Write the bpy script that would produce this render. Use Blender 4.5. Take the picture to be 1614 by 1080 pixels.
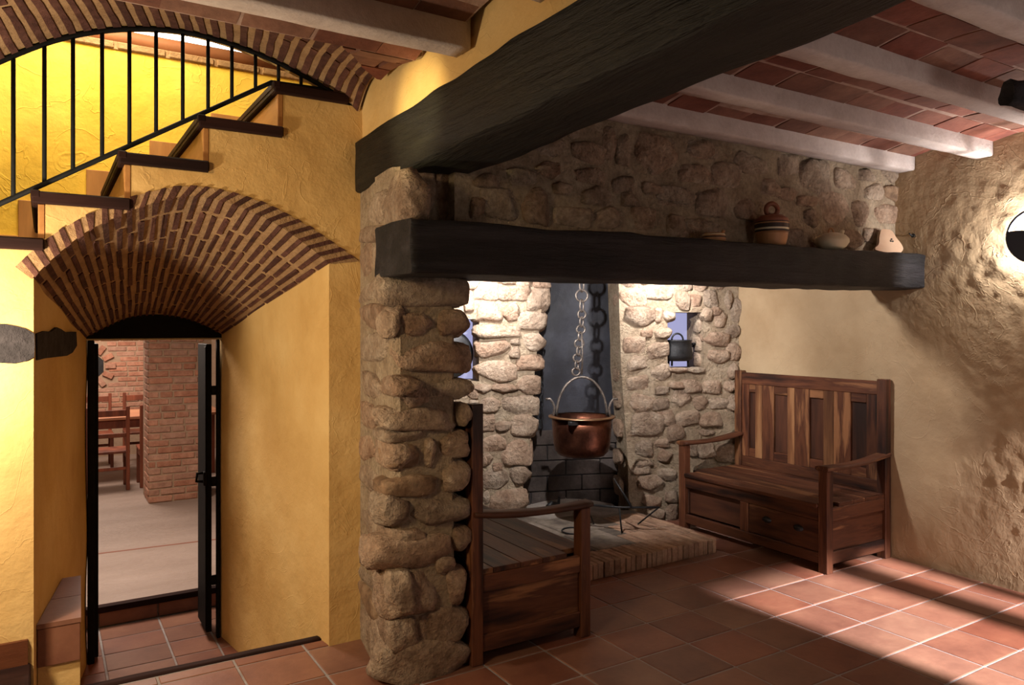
import bpy, bmesh, math, random
from mathutils import Vector, Matrix, noise
from math import sin, cos, radians, pi, sqrt, hypot, atan2

for o in list(bpy.data.objects): bpy.data.objects.remove(o)
SC = bpy.context.scene
COL = SC.collection

# ------------------------------------------------------------------ camera
FP, YH, YAW, HC = 1190.0, 515.0, radians(31.8), 1.6      # focal length and horizon in photo pixels (1614 x 1080)
SY, CY = sin(YAW), cos(YAW)
cam_d = bpy.data.cameras.new('camera'); cam = bpy.data.objects.new('camera', cam_d); COL.objects.link(cam)
cam.location = (0, 0, HC); cam.rotation_euler = (radians(90), 0, -YAW)
cam_d.sensor_width = 36; cam_d.lens = 36*FP/1614; cam_d.shift_y = -(540-YH)/1614; cam_d.clip_start = 0.02
SC.camera = cam
SC.view_settings.view_transform = 'Standard'; SC.view_settings.look = 'None'
SC.view_settings.gamma = 1; SC.view_settings.use_curve_mapping = False
SC.view_settings.exposure = 0.0

# ------------------------------------------------------------------ world and large lights
w = bpy.data.worlds.new('world'); SC.world = w; w.use_nodes = True
w.node_tree.nodes['Background'].inputs[0].default_value = (1.0, 0.84, 0.72, 1)
w.node_tree.nodes['Background'].inputs[1].default_value = 0.05

def lamp(name, kind, loc, energy, col, size=0.1, target=None, angle=60, blend=0.5, size_y=None):
    d = bpy.data.lights.new(name, kind); d.energy = energy; d.color = col
    o = bpy.data.objects.new(name, d); COL.objects.link(o); o.location = loc
    if kind == 'AREA':
        d.shape = 'RECTANGLE' if size_y else 'DISK'; d.size = size
        if size_y: d.size_y = size_y
    else: d.shadow_soft_size = size
    if kind == 'SPOT': d.spot_size = radians(angle); d.spot_blend = blend
    if target is not None:
        o.rotation_euler = (Vector(target)-Vector(loc)).to_track_quat('-Z', 'Y').to_euler()
    return o
WARM = (1.0, 0.83, 0.60); WHITE = (1.0, 0.955, 0.93); PINK = (1.0, 0.87, 0.80)
lamp('hall_lamp', 'POINT', (-0.50, 3.22, 1.52), 85, WARM, 0.06)                       # sconce just left of the arch
lamp('hall_fill', 'SPOT', (-1.5, 1.6, 2.4), 185, (1.0, 0.72, 0.40), 0.25, (0.7, 4.0, 1.1), 80, 0.8)  # general warm fill added for the hall, no fixture behind it
lamp('hall_spot', 'SPOT', (-0.5, 2.3, 1.9), 330, (1.0, 0.84, 0.45), 0.03, (1.37, 2.98, 2.50), 17, 0.9)
lamp('stair_lamp', 'AREA', (0.2, 4.3, 3.75), 40, (1.0, 0.84, 0.55), 0.7, (0.3, 4.6, 2.4))
lamp('stair_tube', 'AREA', (0.5, 5.15, 3.62), 18, (1.0, 0.97, 0.90), 1.6, (0.5, 5.6, 3.45), size_y=0.1)
lamp('hearth_lamp', 'SPOT', (2.58, 3.68, 2.02), 165, WHITE, 0.012, (3.6, 4.9, 1.45), 104, 0.5)
lamp('hearth_lamp_left', 'SPOT', (2.70, 4.72, 2.16), 125, WHITE, 0.04, (2.92, 5.13, 1.90), 96, 0.8)
lamp('hearth_lamp_right', 'SPOT', (4.12, 4.20, 2.16), 95, WHITE, 0.04, (4.30, 4.64, 1.90), 96, 0.8)
lamp('daylight_door', 'SPOT', (4.05, -6.0, 5.0), 26000, (1.0, 0.91, 0.93), 0.10, (4.0, 2.4, 0.0), 22, 0.2)
lamp('alcove_fill', 'SPOT', (3.0, 3.50, 2.12), 120, WHITE, 0.05, (5.0, 3.55, 1.45), 62, 0.4)  # extra spot added to brighten the right wall under the mantel
lamp('room_fill', 'SPOT', (3.3, 0.0, 1.7), 25, PINK, 0.35, (3.4, 3.0, 2.2), 150, 0.9)  # pinkish fill added for floor and ceiling, no lamp stands there
lamp('cellar_lamp', 'AREA', (0.3, 6.7, 2.3), 85, (1.0, 0.80, 0.66), 1.0, (0.5, 6.2, -0.4))
lamp('cellar_lamp_far', 'AREA', (0.3, 10.6, 2.3), 110, (1.0, 0.80, 0.66), 1.4, (0.3, 11.4, 0.4))

# ------------------------------------------------------------------ helpers
R = random.Random(11)
def ray(px, py):
    r = (px-807)/FP
    return Vector((SY+CY*r, CY-SY*r, -(py-YH)/FP))
CAM = Vector((0, 0, HC))
def onx(px, py, x): d = ray(px, py); return CAM+d*(x/d.x)
def ony(px, py, y): d = ray(px, py); return CAM+d*(y/d.y)
def onz(px, py, z): d = ray(px, py); return CAM+d*((z-HC)/d.z)
def onplane(px, py, p0, n): d = ray(px, py); return CAM+d*((Vector(p0)-CAM).dot(n)/d.dot(n))
def project(p):
    d = p[0]*SY+p[1]*CY; r = p[0]*CY-p[1]*SY
    if d < 0.05: return (-9999, -9999)
    return (807+FP*r/d, YH-FP*(p[2]-HC)/d)

def mesh_from(verts, faces, smooth=False, name='mesh'):
    m = bpy.data.meshes.new(name); m.from_pydata([tuple(v) for v in verts], [], faces); m.update()
    if smooth:
        for p in m.polygons: p.use_smooth = True
    return m
def fixn(m):
    b = bmesh.new(); b.from_mesh(m); bmesh.ops.recalc_face_normals(b, faces=b.faces); b.to_mesh(m); b.free(); return m
def obj(name, m, mat, parent=None, loc=(0, 0, 0), rot=(0, 0, 0), scale=(1, 1, 1), label=None, kind=None):
    if mat is not None and m is not None and not m.materials: m.materials.append(MAT[mat])
    o = bpy.data.objects.new(name, m); COL.objects.link(o)
    o.location = loc; o.rotation_euler = rot; o.scale = scale
    if m is not None and mat is not None and m.materials[0] != MAT[mat]:
        o.material_slots[0].link = 'OBJECT'; o.material_slots[0].material = MAT[mat]
    if parent: o.parent = parent
    if label: o['label'] = label
    if kind: o['kind'] = kind
    return o
def tag(o, label, cat, group=None):
    o['label'] = label; o['category'] = cat
    if group: o['group'] = group
    return o
def thing(name, label, cat, loc=(0, 0, 0), rotz=0, group=None):
    o = bpy.data.objects.new(name, None); COL.objects.link(o); o.empty_display_size = 0.1
    o.location = loc; o.rotation_euler = (0, 0, rotz); return tag(o, label, cat, group)
def struct(name, m, mat, label=None):
    o = obj(name, m, mat); o['kind'] = 'structure'
    if label: o['label'] = label
    return o

_boxes = {}
def boxmesh(sx, sy, sz, bev=0.004):
    k = (round(sx, 3), round(sy, 3), round(sz, 3), bev)
    if k in _boxes: return _boxes[k]
    b = bmesh.new(); bmesh.ops.create_cube(b, size=1)
    bmesh.ops.scale(b, vec=(sx, sy, sz), verts=b.verts)
    if bev: bmesh.ops.bevel(b, geom=b.edges[:], offset=min(bev, min(sx, sy, sz)*0.4), segments=1, affect='EDGES')
    m = bpy.data.meshes.new('block'); b.to_mesh(m); b.free(); _boxes[k] = m; return m
def box(name, lo, hi, mat, parent=None, bev=0.004, label=None, rot=(0, 0, 0)):
    s = [hi[i]-lo[i] for i in range(3)]; c = [(hi[i]+lo[i])/2 for i in range(3)]
    m = boxmesh(*s, bev)
    if m.materials and m.materials[0] != MAT[mat]: m = m.copy(); m.materials.clear()
    return obj(name, m, mat, parent, c, rot, label=label)

def rough_bar(L, W, Hh, nx=24, nc=16, amp=0.008, seed=0, power=7, freq=3.0, endamp=0.0):
    """hand-hewn bar along X, centred, with end caps"""
    vs, fs = [], []
    sv = Vector((seed*7.1, seed*3.3, seed*1.7))
    for i in range(nx+1):
        x = -L/2+L*i/nx
        for j in range(nc):
            if power >= 9:                                   # squared section with a small arris
                q = nc//4; sd, t = divmod(j, q); t = t/(q-1)*2-1; ch = 1-0.012/power*14/min(W, Hh)
                y, z = [(t*ch, -1), (1, t*ch), (-t*ch, 1), (-1, -t*ch)][sd]; y, z = y*W/2, z*Hh/2
            else:
                a = 2*pi*(j+0.5)/nc; ca, sa = cos(a), sin(a)
                k = (abs(ca)**power+abs(sa)**power)**(-1/power)
                y, z = ca*k*W/2, sa*k*Hh/2
            n = noise.noise(Vector((x*freq, y*freq*1.5, z*freq*1.5))+sv)+0.5*noise.noise(Vector((x*freq*3, y*freq*4, z*freq*4))+sv)
            s = 1+2*amp*n/min(W, Hh)
            ex = 0
            if endamp and i in (0, nx): ex = endamp*noise.noise(Vector((y*9, z*9, seed+i)))
            vs.append((x+ex, y*s, z*s))
    for i in range(nx):
        for j in range(nc):
            a, b = i*nc+j, i*nc+(j+1) % nc
            fs.append((a, b, b+nc, a+nc))
    fs.append(tuple(range(nc-1, -1, -1))); fs.append(tuple(nx*nc+j for j in range(nc)))
    m = mesh_from(vs, fs); fixn(m)
    for p in m.polygons: p.use_smooth = len(p.vertices) == 4
    return m

def grid_surface(fn, nu, nv, thick=None):
    vs = [fn(i/nu, j/nv) for j in range(nv+1) for i in range(nu+1)]
    fs = [(j*(nu+1)+i, j*(nu+1)+i+1, (j+1)*(nu+1)+i+1, (j+1)*(nu+1)+i) for j in range(nv) for i in range(nu)]
    return mesh_from(vs, fs, True)

def lathe(prof, n=32, cap=True):
    vs, fs = [], []
    for (r, z) in prof:
        for k in range(n): a = 2*pi*k/n; vs.append((r*cos(a), r*sin(a), z))
    for i in range(len(prof)-1):
        for k in range(n):
            a, b = i*n+k, i*n+(k+1) % n; fs.append((a, b, b+n, a+n))
    if cap:
        if prof[0][0] > 1e-4: fs.append(tuple(range(n-1, -1, -1)))
        if prof[-1][0] > 1e-4: fs.append(tuple((len(prof)-1)*n+k for k in range(n)))
    m = mesh_from(vs, fs); fixn(m)
    for p in m.polygons: p.use_smooth = len(p.vertices) == 4
    return m

def tube(pts, r, n=8, closed=False):
    pts = [Vector(p) for p in pts]; vs, fs = [], []; N = len(pts)
    up = None
    for i, p in enumerate(pts):
        if closed: t = pts[(i+1) % N]-pts[i-1]
        else: t = pts[min(i+1, N-1)]-pts[max(i-1, 0)]
        t.normalize()
        if up is None:
            up = Vector((0, 0, 1)) if abs(t.z) < 0.9 else Vector((1, 0, 0))
        a = t.cross(up).normalized(); b = a.cross(t).normalized(); up = b
        rr = r[i] if isinstance(r, (list, tuple)) else r
        for k in range(n):
            q = 2*pi*k/n; vs.append(p+a*(cos(q)*rr)+b*(sin(q)*rr))
    M = N if closed else N-1
    for i in range(M):
        for k in range(n):
            a0, b0 = i*n+k, i*n+(k+1) % n; a1, b1 = ((i+1) % N)*n+k, ((i+1) % N)*n+(k+1) % n
            fs.append((a0, b0, b1, a1))
    if not closed: fs.append(tuple(range(n-1, -1, -1))); fs.append(tuple((N-1)*n+k for k in range(n)))
    m = mesh_from(vs, fs); fixn(m)
    for p in m.polygons: p.use_smooth = len(p.vertices) == 4
    return m

def prism(poly, h0, h1, axis):
    """polygon of 2-D points extruded between h0 and h1. axis 'y': points are (x,z); 'x': (y,z); 'z': (x,y)"""
    def mk(p, h): return (p[0], h, p[1]) if axis == 'y' else (h, p[0], p[1]) if axis == 'x' else (p[0], p[1], h)
    n = len(poly); vs = [mk(p, h0) for p in poly]+[mk(p, h1) for p in poly]
    fs = [tuple(range(n)), tuple(range(2*n-1, n-1, -1))]+[(i, (i+1) % n, n+(i+1) % n, n+i) for i in range(n)]
    return fixn(mesh_from(vs, fs))

def catmull(pts, per=12):
    P = [Vector(p) for p in pts]; out = []
    for i in range(len(P)-1):
        p0, p1, p2, p3 = P[max(i-1, 0)], P[i], P[i+1], P[min(i+2, len(P)-1)]
        for k in range(per):
            t = k/per
            out.append(0.5*((2*p1)+(p2-p0)*t+(2*p0-5*p1+4*p2-p3)*t*t+(3*p1-p0-3*p2+p3)*t**3))
    out.append(P[-1]); return out
class Curve:
    def __init__(s, pts):
        s.p = catmull(pts); s.l = [0]
        for a, b in zip(s.p, s.p[1:]): s.l.append(s.l[-1]+(b-a).length)
        s.L = s.l[-1]
    def __call__(s, a):
        t = min(max(a, 0), 1)*s.L
        lo, hi = 0, len(s.l)-1
        while hi-lo > 1:
            m = (lo+hi)//2
            if s.l[m] <= t: lo = m
            else: hi = m
        q = (t-s.l[lo])/max(s.l[hi]-s.l[lo], 1e-9)
        e = s.p[lo].lerp(s.p[hi], q)
        if a < 0: e = s.p[0]+(s.p[0]-s.p[1]).normalized()*(-a*s.L)
        if a > 1: e = s.p[-1]+(s.p[-1]-s.p[-2]).normalized()*((a-1)*s.L)
        return e

# ------------------------------------------------------------------ materials
MAT = {}
def newmat(name):
    m = bpy.data.materials.new(name); m.use_nodes = True; nt = m.node_tree; nt.nodes.clear()
    out = nt.nodes.new('ShaderNodeOutputMaterial'); b = nt.nodes.new('ShaderNodeBsdfPrincipled')
    nt.links.new(b.outputs[0], out.inputs[0]); MAT[name] = m
    return nt, b
def nd(nt, t, **kw):
    n = nt.nodes.new(t)
    for k, v in kw.items():
        if hasattr(n, k): setattr(n, k, v)
        else: n.inputs[k].default_value = v
    return n
def noise_mat(name, cols, scale=4, detail=6, rough=0.85, bump=0.3, bscale=40, rnd=0.0, stretch=(1, 1, 1), metal=0, spec=0.3, bdist=0.01, hue=0.0, pos=(0.3, 0.7), rnd_off=True, fine=0.0, coat=0):
    nt, b = newmat(name); L = nt.links.new
    geo = nd(nt, 'ShaderNodeNewGeometry'); oi = nd(nt, 'ShaderNodeObjectInfo')
    mp = nd(nt, 'ShaderNodeMapping'); mp.inputs['Scale'].default_value = stretch; L(geo.outputs['Position'], mp.inputs[0])
    if rnd_off:
        mu = nd(nt, 'ShaderNodeVectorMath', operation='SCALE'); mu.inputs[0].default_value = (37, 91, 53); L(oi.outputs['Random'], mu.inputs['Scale'])
        ad = nd(nt, 'ShaderNodeVectorMath', operation='ADD'); L(mp.outputs[0], ad.inputs[0]); L(mu.outputs[0], ad.inputs[1]); vec = ad.outputs[0]
    else: vec = mp.outputs[0]
    n1 = nd(nt, 'ShaderNodeTexNoise', Scale=scale, Detail=detail, Roughness=0.6); L(vec, n1.inputs['Vector'])
    cr = nd(nt, 'ShaderNodeValToRGB'); e = cr.color_ramp.elements
    e[0].position, e[1].position = pos
    e[0].color = (*cols[0], 1); e[1].color = (*cols[-1], 1)
    for i, c in enumerate(cols[1:-1]):
        q = e.new(pos[0]+(pos[1]-pos[0])*(i+1)/(len(cols)-1)); q.color = (*c, 1)
    L(n1.outputs[0], cr.inputs[0]); colout = cr.outputs[0]
    n2 = nd(nt, 'ShaderNodeTexNoise', Scale=bscale, Detail=5, Roughness=0.65); L(vec, n2.inputs['Vector'])
    if fine:
        mx = nd(nt, 'ShaderNodeMix', data_type='RGBA', blend_type='OVERLAY'); mx.inputs[0].default_value = fine
        L(colout, mx.inputs[6]); L(n2.outputs[0], mx.inputs[7]); colout = mx.outputs[2]
    if rnd or hue:
        hs = nd(nt, 'ShaderNodeHueSaturation'); L(colout, hs.inputs['Color'])
        mr = nd(nt, 'ShaderNodeMapRange'); mr.inputs[3].default_value = 1-rnd; mr.inputs[4].default_value = 1+rnd; L(oi.outputs['Random'], mr.inputs[0]); L(mr.outputs[0], hs.inputs['Value'])
        if hue:
            m7 = nd(nt, 'ShaderNodeMath', operation='MULTIPLY'); m7.inputs[1].default_value = 7.31; L(oi.outputs['Random'], m7.inputs[0])
            fr = nd(nt, 'ShaderNodeMath', operation='FRACT'); L(m7.outputs[0], fr.inputs[0])
            mh = nd(nt, 'ShaderNodeMapRange'); mh.inputs[3].default_value = 0.5-hue; mh.inputs[4].default_value = 0.5+hue; L(fr.outputs[0], mh.inputs[0]); L(mh.outputs[0], hs.inputs['Hue'])
            ms = nd(nt, 'ShaderNodeMapRange'); ms.inputs[3].default_value = 1.08; ms.inputs[4].default_value = 0.88; L(fr.outputs[0], ms.inputs[0]); L(ms.outputs[0], hs.inputs['Saturation'])
        colout = hs.outputs[0]
    L(colout, b.inputs['Base Color'])
    b.inputs['Roughness'].default_value = rough; b.inputs['Metallic'].default_value = metal; b.inputs['Specular IOR Level'].default_value = spec
    if coat: b.inputs['Coat Weight'].default_value = coat
    if bump:
        bp = nd(nt, 'ShaderNodeBump', Strength=bump, Distance=bdist); L(n2.outputs[0], bp.inputs['Height']); L(bp.outputs[0], b.inputs['Normal'])
    return nt, b, vec, n1
def wood_mat(name, cols, axis, along=1.2, across=14, rough=0.52, rnd=0.3, pos=(0.36, 0.64), bump=0.12, spec=0.35):
    st = [across]*3; st[axis] = along
    return noise_mat(name, cols, scale=1.0, detail=5, rough=rough, bump=bump, bscale=5, rnd=rnd, stretch=tuple(st), spec=spec, pos=pos, fine=0.2)
def flat(name, c, rough=0.5, metal=0, emit=None, es=1, spec=0.5):
    nt, b = newmat(name); b.inputs['Base Color'].default_value = (*c, 1); b.inputs['Roughness'].default_value = rough
    b.inputs['Metallic'].default_value = metal; b.inputs['Specular IOR Level'].default_value = spec
    if emit: b.inputs['Emission Color'].default_value = (*emit, 1); b.inputs['Emission Strength'].default_value = es

def plaster(name, cols, crack=0.35):
    """trowelled plaster: broad blotches, trowel ridges and a few cracks as relief"""
    nt, b, vec, n1 = noise_mat(name, cols, scale=1.6, detail=8, rough=0.88, bump=0, bscale=60, rnd_off=False, spec=0.2)
    L = nt.links.new
    a = nd(nt, 'ShaderNodeTexNoise', Scale=7, Detail=7, Roughness=0.55); L(vec, a.inputs['Vector'])
    g = nd(nt, 'ShaderNodeTexNoise', Scale=70, Detail=3, Roughness=0.6); L(vec, g.inputs['Vector'])
    wv = nd(nt, 'ShaderNodeTexNoise', Scale=2.6, Detail=4, Distortion=1.2); L(vec, wv.inputs['Vector'])
    rg = nd(nt, 'ShaderNodeMath', operation='SUBTRACT'); rg.inputs[1].default_value = 0.5; L(wv.outputs[0], rg.inputs[0])
    ab = nd(nt, 'ShaderNodeMath', operation='ABSOLUTE'); L(rg.outputs[0], ab.inputs[0])
    sm = nd(nt, 'ShaderNodeMapRange', interpolation_type='SMOOTHSTEP'); sm.inputs[1].default_value = 0.0; sm.inputs[2].default_value = 0.012; sm.inputs[3].default_value = crack; sm.inputs[4].default_value = 0.0; L(ab.outputs[0], sm.inputs[0])
    m1 = nd(nt, 'ShaderNodeMath', operation='MULTIPLY_ADD'); m1.inputs[1].default_value = 0.08; L(g.outputs[0], m1.inputs[0]); L(a.outputs[0], m1.inputs[2])
    m2 = nd(nt, 'ShaderNodeMath', operation='ADD'); L(m1.outputs[0], m2.inputs[0]); L(sm.outputs[0], m2.inputs[1])
    bp = nd(nt, 'ShaderNodeBump', Strength=0.6, Distance=0.02); L(m2.outputs[0], bp.inputs['Height']); L(bp.outputs[0], b.inputs['Normal'])

plaster('plaster_ochre', [(0.54, 0.325, 0.11), (0.64, 0.415, 0.16), (0.72, 0.505, 0.22)], 0.06)
plaster('plaster_stair', [(0.76, 0.49, 0.06), (0.83, 0.57, 0.09), (0.87, 0.63, 0.13)], 0.12)
plaster('plaster_tan', [(0.35, 0.235, 0.13), (0.43, 0.305, 0.18), (0.49, 0.36, 0.22)], 0.1)
noise_mat('stone', [(0.24, 0.155, 0.105), (0.38, 0.27, 0.19), (0.48, 0.37, 0.275)], scale=9, rough=0.95, bump=1.0, bscale=42, rnd=0.16, hue=0.006, fine=0.8, bdist=0.035, spec=0.15)
noise_mat('stone_dark', [(0.09, 0.055, 0.035), (0.24, 0.15, 0.09), (0.36, 0.25, 0.16)], scale=9, rough=0.9, bump=0.9, bscale=34, rnd=0.15, fine=0.5, bdist=0.012)
noise_mat('mortar', [(0.27, 0.195, 0.13), (0.36, 0.275, 0.19), (0.42, 0.335, 0.24)], scale=7, rough=0.95, bump=1.0, bscale=40, rnd_off=False, fine=0.6, bdist=0.03, spec=0.1)
noise_mat('terracotta', [(0.155, 0.060, 0.038), (0.21, 0.086, 0.052), (0.26, 0.118, 0.070)], scale=3.2, detail=4, rough=0.42, bump=0.12, bscale=30, rnd=0.14, hue=0.006, fine=0.15, spec=0.45)
noise_mat('grout', [(0.25, 0.22, 0.21), (0.36, 0.33, 0.32)], scale=14, rough=0.9, bump=0.3, bscale=80, rnd_off=False)
noise_mat('ceiling_tile', [(0.13, 0.05, 0.034), (0.19, 0.075, 0.048), (0.24, 0.105, 0.068)], scale=6, rough=0.85, bump=0.5, bscale=30, rnd=0.25, hue=0.01, fine=0.3)
noise_mat('ceiling_mortar', [(0.28, 0.17, 0.13), (0.46, 0.33, 0.27)], scale=12, rough=0.95, bump=0.8, bscale=40, rnd_off=False)
noise_mat('arch_brick', [(0.055, 0.022, 0.017), (0.09, 0.036, 0.027), (0.125, 0.055, 0.04)], scale=14, rough=0.92, bump=0.9, bscale=40, rnd=0.25, fine=0.5)
noise_mat('arch_mortar', [(0.30, 0.175, 0.085), (0.42, 0.265, 0.14)], scale=10, rough=0.95, bump=0.9, bscale=45, rnd_off=False, fine=0.4)
noise_mat('joist_plaster', [(0.48, 0.40, 0.365), (0.60, 0.52, 0.485)], scale=8, rough=0.9, bump=0.5, bscale=50, fine=0.2)
noise_mat('black_timber', [(0.005, 0.0042, 0.0045), (0.011, 0.009, 0.010), (0.028, 0.024, 0.027)], scale=1, rough=0.62, bump=1.0, bscale=3.5, stretch=(1.5, 10, 14), fine=0.4, spec=0.35, bdist=0.02)
noise_mat('black_timber_y', [(0.0045, 0.004, 0.0035), (0.009, 0.008, 0.0065), (0.020, 0.018, 0.013)], scale=1, rough=0.6, bump=1.0, bscale=3.5, stretch=(12, 1.5, 14), fine=0.4, spec=0.35, bdist=0.02)
noise_mat('log_wood', [(0.014, 0.012, 0.013), (0.04, 0.034, 0.037)], scale=9, rough=0.9, bump=1.0, bscale=18, fine=0.4, bdist=0.02)
SHEE = [(0.016, 0.006, 0.004), (0.055, 0.018, 0.009), (0.11, 0.038, 0.017), (0.075, 0.025, 0.012), (0.25, 0.11, 0.048)]
for ax in range(3): wood_mat('bench_wood_'+'xyz'[ax], SHEE, ax, along=0.9, across=7.5)
wood_mat('bench_shade_y', [(0.016, 0.007, 0.005), (0.05, 0.018, 0.010), (0.075, 0.028, 0.014)], 1, along=0.9, across=8)
wood_mat('bench_dark_z', [(0.022, 0.009, 0.006), (0.06, 0.022, 0.012), (0.10, 0.036, 0.017)], 2, along=0.9, across=8)
wood_mat('bench_light_z', [(0.09, 0.032, 0.015), (0.20, 0.085, 0.036), (0.36, 0.18, 0.08)], 2, along=0.9, across=8)
wood_mat('tread_wood', [(0.012, 0.005, 0.0045), (0.03, 0.012, 0.010)], 0, across=12, rough=0.7, spec=0.12, rnd=0.1)
wood_mat('riser_wood', [(0.30, 0.125, 0.035), (0.42, 0.20, 0.06)], 1, across=9, rough=0.6, rnd=0.1)
wood_mat('skirting_wood', [(0.34, 0.15, 0.045), (0.45, 0.22, 0.07)], 2, across=9, rough=0.6, rnd=0.1)
wood_mat('base_wood', [(0.10, 0.028, 0.012), (0.19, 0.062, 0.026)], 0, across=12)
wood_mat('cellar_wood', [(0.10, 0.026, 0.014), (0.22, 0.062, 0.03)], 2, across=9)
wood_mat('table_wood', [(0.26, 0.10, 0.05), (0.40, 0.20, 0.11)], 0, across=9)
noise_mat('cellar_brick', [(0.30, 0.14, 0.092), (0.41, 0.205, 0.135), (0.47, 0.26, 0.18)], scale=11, rough=0.9, bump=0.8, bscale=30, rnd=0.12, hue=0.004, fine=0.35)
noise_mat('cellar_mortar', [(0.33, 0.22, 0.145), (0.42, 0.29, 0.20)], scale=10, rough=0.95, bump=0.8, bscale=50, rnd_off=False)
noise_mat('cellar_floor', [(0.30, 0.225, 0.185), (0.40, 0.31, 0.265)], scale=2.5, rough=0.42, bump=0.55, bscale=22, rnd_off=False, stretch=(0.5, 1.6, 1), spec=0.5, bdist=0.02)
noise_mat('hearth_brick', [(0.22, 0.12, 0.075), (0.33, 0.20, 0.13), (0.42, 0.28, 0.19)], scale=9, rough=0.9, bump=0.6, bscale=40, rnd=0.22, fine=0.4)
noise_mat('hearth_slab', [(0.07, 0.055, 0.045), (0.17, 0.135, 0.105), (0.26, 0.21, 0.17)], scale=5, rough=0.95, bump=0.7, bscale=30, rnd=0.15, fine=0.4)
noise_mat('soot_plaster', [(0.006, 0.0065, 0.010), (0.013, 0.014, 0.021), (0.026, 0.028, 0.040)], scale=5, rough=0.6, bump=0.6, bscale=14, rnd_off=False, spec=0.5)
noise_mat('soot_block', [(0.016, 0.012, 0.010), (0.06, 0.046, 0.040), (0.14, 0.115, 0.105)], scale=2.6, rough=0.95, bump=0.6, bscale=40, rnd=0.1, fine=0.4, rnd_off=False)
noise_mat('ash', [(0.20, 0.17, 0.15), (0.34, 0.29, 0.25)], scale=9, rough=1, bump=0.8, bscale=60)
noise_mat('iron', [(0.008, 0.008, 0.009), (0.02, 0.02, 0.022)], scale=20, rough=0.5, bump=0.3, bscale=60, spec=0.5, metal=0.3)
noise_mat('gate_iron', [(0.006, 0.006, 0.006), (0.012, 0.012, 0.012)], scale=20, rough=0.7, bump=0.05, spec=0.12)
noise_mat('chain_iron', [(0.10, 0.085, 0.075), (0.26, 0.22, 0.19)], scale=30, rough=0.45, bump=0.3, bscale=80, metal=0.7)
noise_mat('copper', [(0.03, 0.012, 0.009), (0.10, 0.036, 0.021), (0.21, 0.078, 0.042)], scale=7, rough=0.38, bump=0.35, bscale=26, metal=0.85, rnd_off=False, bdist=0.01)
noise_mat('brass_rim', [(0.16, 0.08, 0.04), (0.32, 0.19, 0.10)], scale=12, rough=0.4, bump=0.1, metal=0.8)
noise_mat('ceramic_tan', [(0.36, 0.175, 0.075), (0.46, 0.25, 0.12)], scale=10, rough=0.5, bump=0.1)
noise_mat('ceramic_red', [(0.20, 0.066, 0.035), (0.30, 0.11, 0.06)], scale=10, rough=0.5, bump=0.1)
noise_mat('ceramic_dark', [(0.03, 0.02, 0.017), (0.06, 0.035, 0.028)], scale=10, rough=0.5, bump=0.1)
noise_mat('ceramic_cream', [(0.60, 0.52, 0.34), (0.70, 0.62, 0.44)], scale=8, rough=0.4, bump=0.05)
noise_mat('ceramic_peach', [(0.48, 0.30, 0.19), (0.58, 0.39, 0.26)], scale=8, rough=0.55, bump=0.1)
noise_mat('roller_brown', [(0.26, 0.10, 0.045), (0.33, 0.14, 0.065)], scale=4, rough=0.6, bump=0.1)
flat('white_paint', (0.85, 0.84, 0.80), 0.8)
flat('window_glow', (0.1, 0.1, 0.12), 0.3, emit=(0.50, 0.50, 0.82), es=0.75)
flat('lamp_glow', (1, 1, 1), 0.5, emit=(1.0, 0.95, 0.86), es=9)
flat('sconce_metal', (0.03, 0.03, 0.045), 0.4, 0.4)
flat('line_tile', (0.24, 0.085, 0.05), 0.6)
flat('dot_black', (0.01, 0.01, 0.01), 0.6)

# ================================================================== STRUCTURE
XR = 5.0            # right wall
YA = 3.70           # arch wall face
YHOOD = 3.03        # face of the stone chimney breast
# ---- stones
def stone_mesh(seed):
    rr = random.Random(seed)
    b = bmesh.new(); bmesh.ops.create_cube(b, size=2)
    bmesh.ops.subdivide_edges(b, edges=b.edges[:], cuts=6, use_grid_fill=True)
    off = {(i, j, k): Vector((rr.uniform(-.12, .12), rr.uniform(-.04, .04), rr.uniform(-.16, .16))) for i in (-1, 1) for j in (-1, 1) for k in (-1, 1)}
    pw = rr.choice((5.0, 7.0, 9.0)); sv = Vector((seed*5.3, seed*2.1, seed*9.7))
    cuts = []
    for _ in range(9):
        n = Vector((rr.uniform(-1, 1), rr.uniform(-.7, .7), rr.uniform(-1, 1))).normalized(); cuts.append((n, rr.uniform(.95, 1.16)))
    for _ in range(3):
        n = Vector((rr.uniform(-.35, .35), rr.choice((-1, 1)), rr.uniform(-.35, .35))).normalized(); cuts.append((n, rr.uniform(.93, 1.0)))
    for v in b.verts:
        p = v.co.copy(); s = (abs(p.x)**pw+abs(p.y)**pw+abs(p.z)**pw)**(-1/pw); p *= s
        d = Vector()
        for (i, j, k), o in off.items(): d += o*((1+i*p.x)/2)*((1+j*p.y)/2)*((1+k*p.z)/2)
        p += d
        for n, dd in cuts:
            e = p.dot(n)-dd
            if e > 0: p -= n*e
        q = 1+0.07*noise.noise(p*1.7+sv)+0.07*noise.noise(p*4.3+sv); p = Vector((p.x*q, p.y*(1+.06*noise.noise(p*2.2+sv)), p.z*q))
        v.co = p*0.5
    m = bpy.data.meshes.new('stone'); b.to_mesh(m); b.free()
    for p in m.polygons: p.use_smooth = True
    m.materials.append(MAT['stone']); return m
STONES = [stone_mesh(i+1) for i in range(18)]
def put_stone(parent, c, w, h, dep, ang, mat='stone', tilt=None):
    rot = (R.uniform(-.05, .05), R.uniform(-.06, .06) if tilt is None else tilt, ang+R.choice((0, 0, pi)))
    return obj('stone', R.choice(STONES), mat, parent, c, rot, (w, dep, h))
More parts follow.
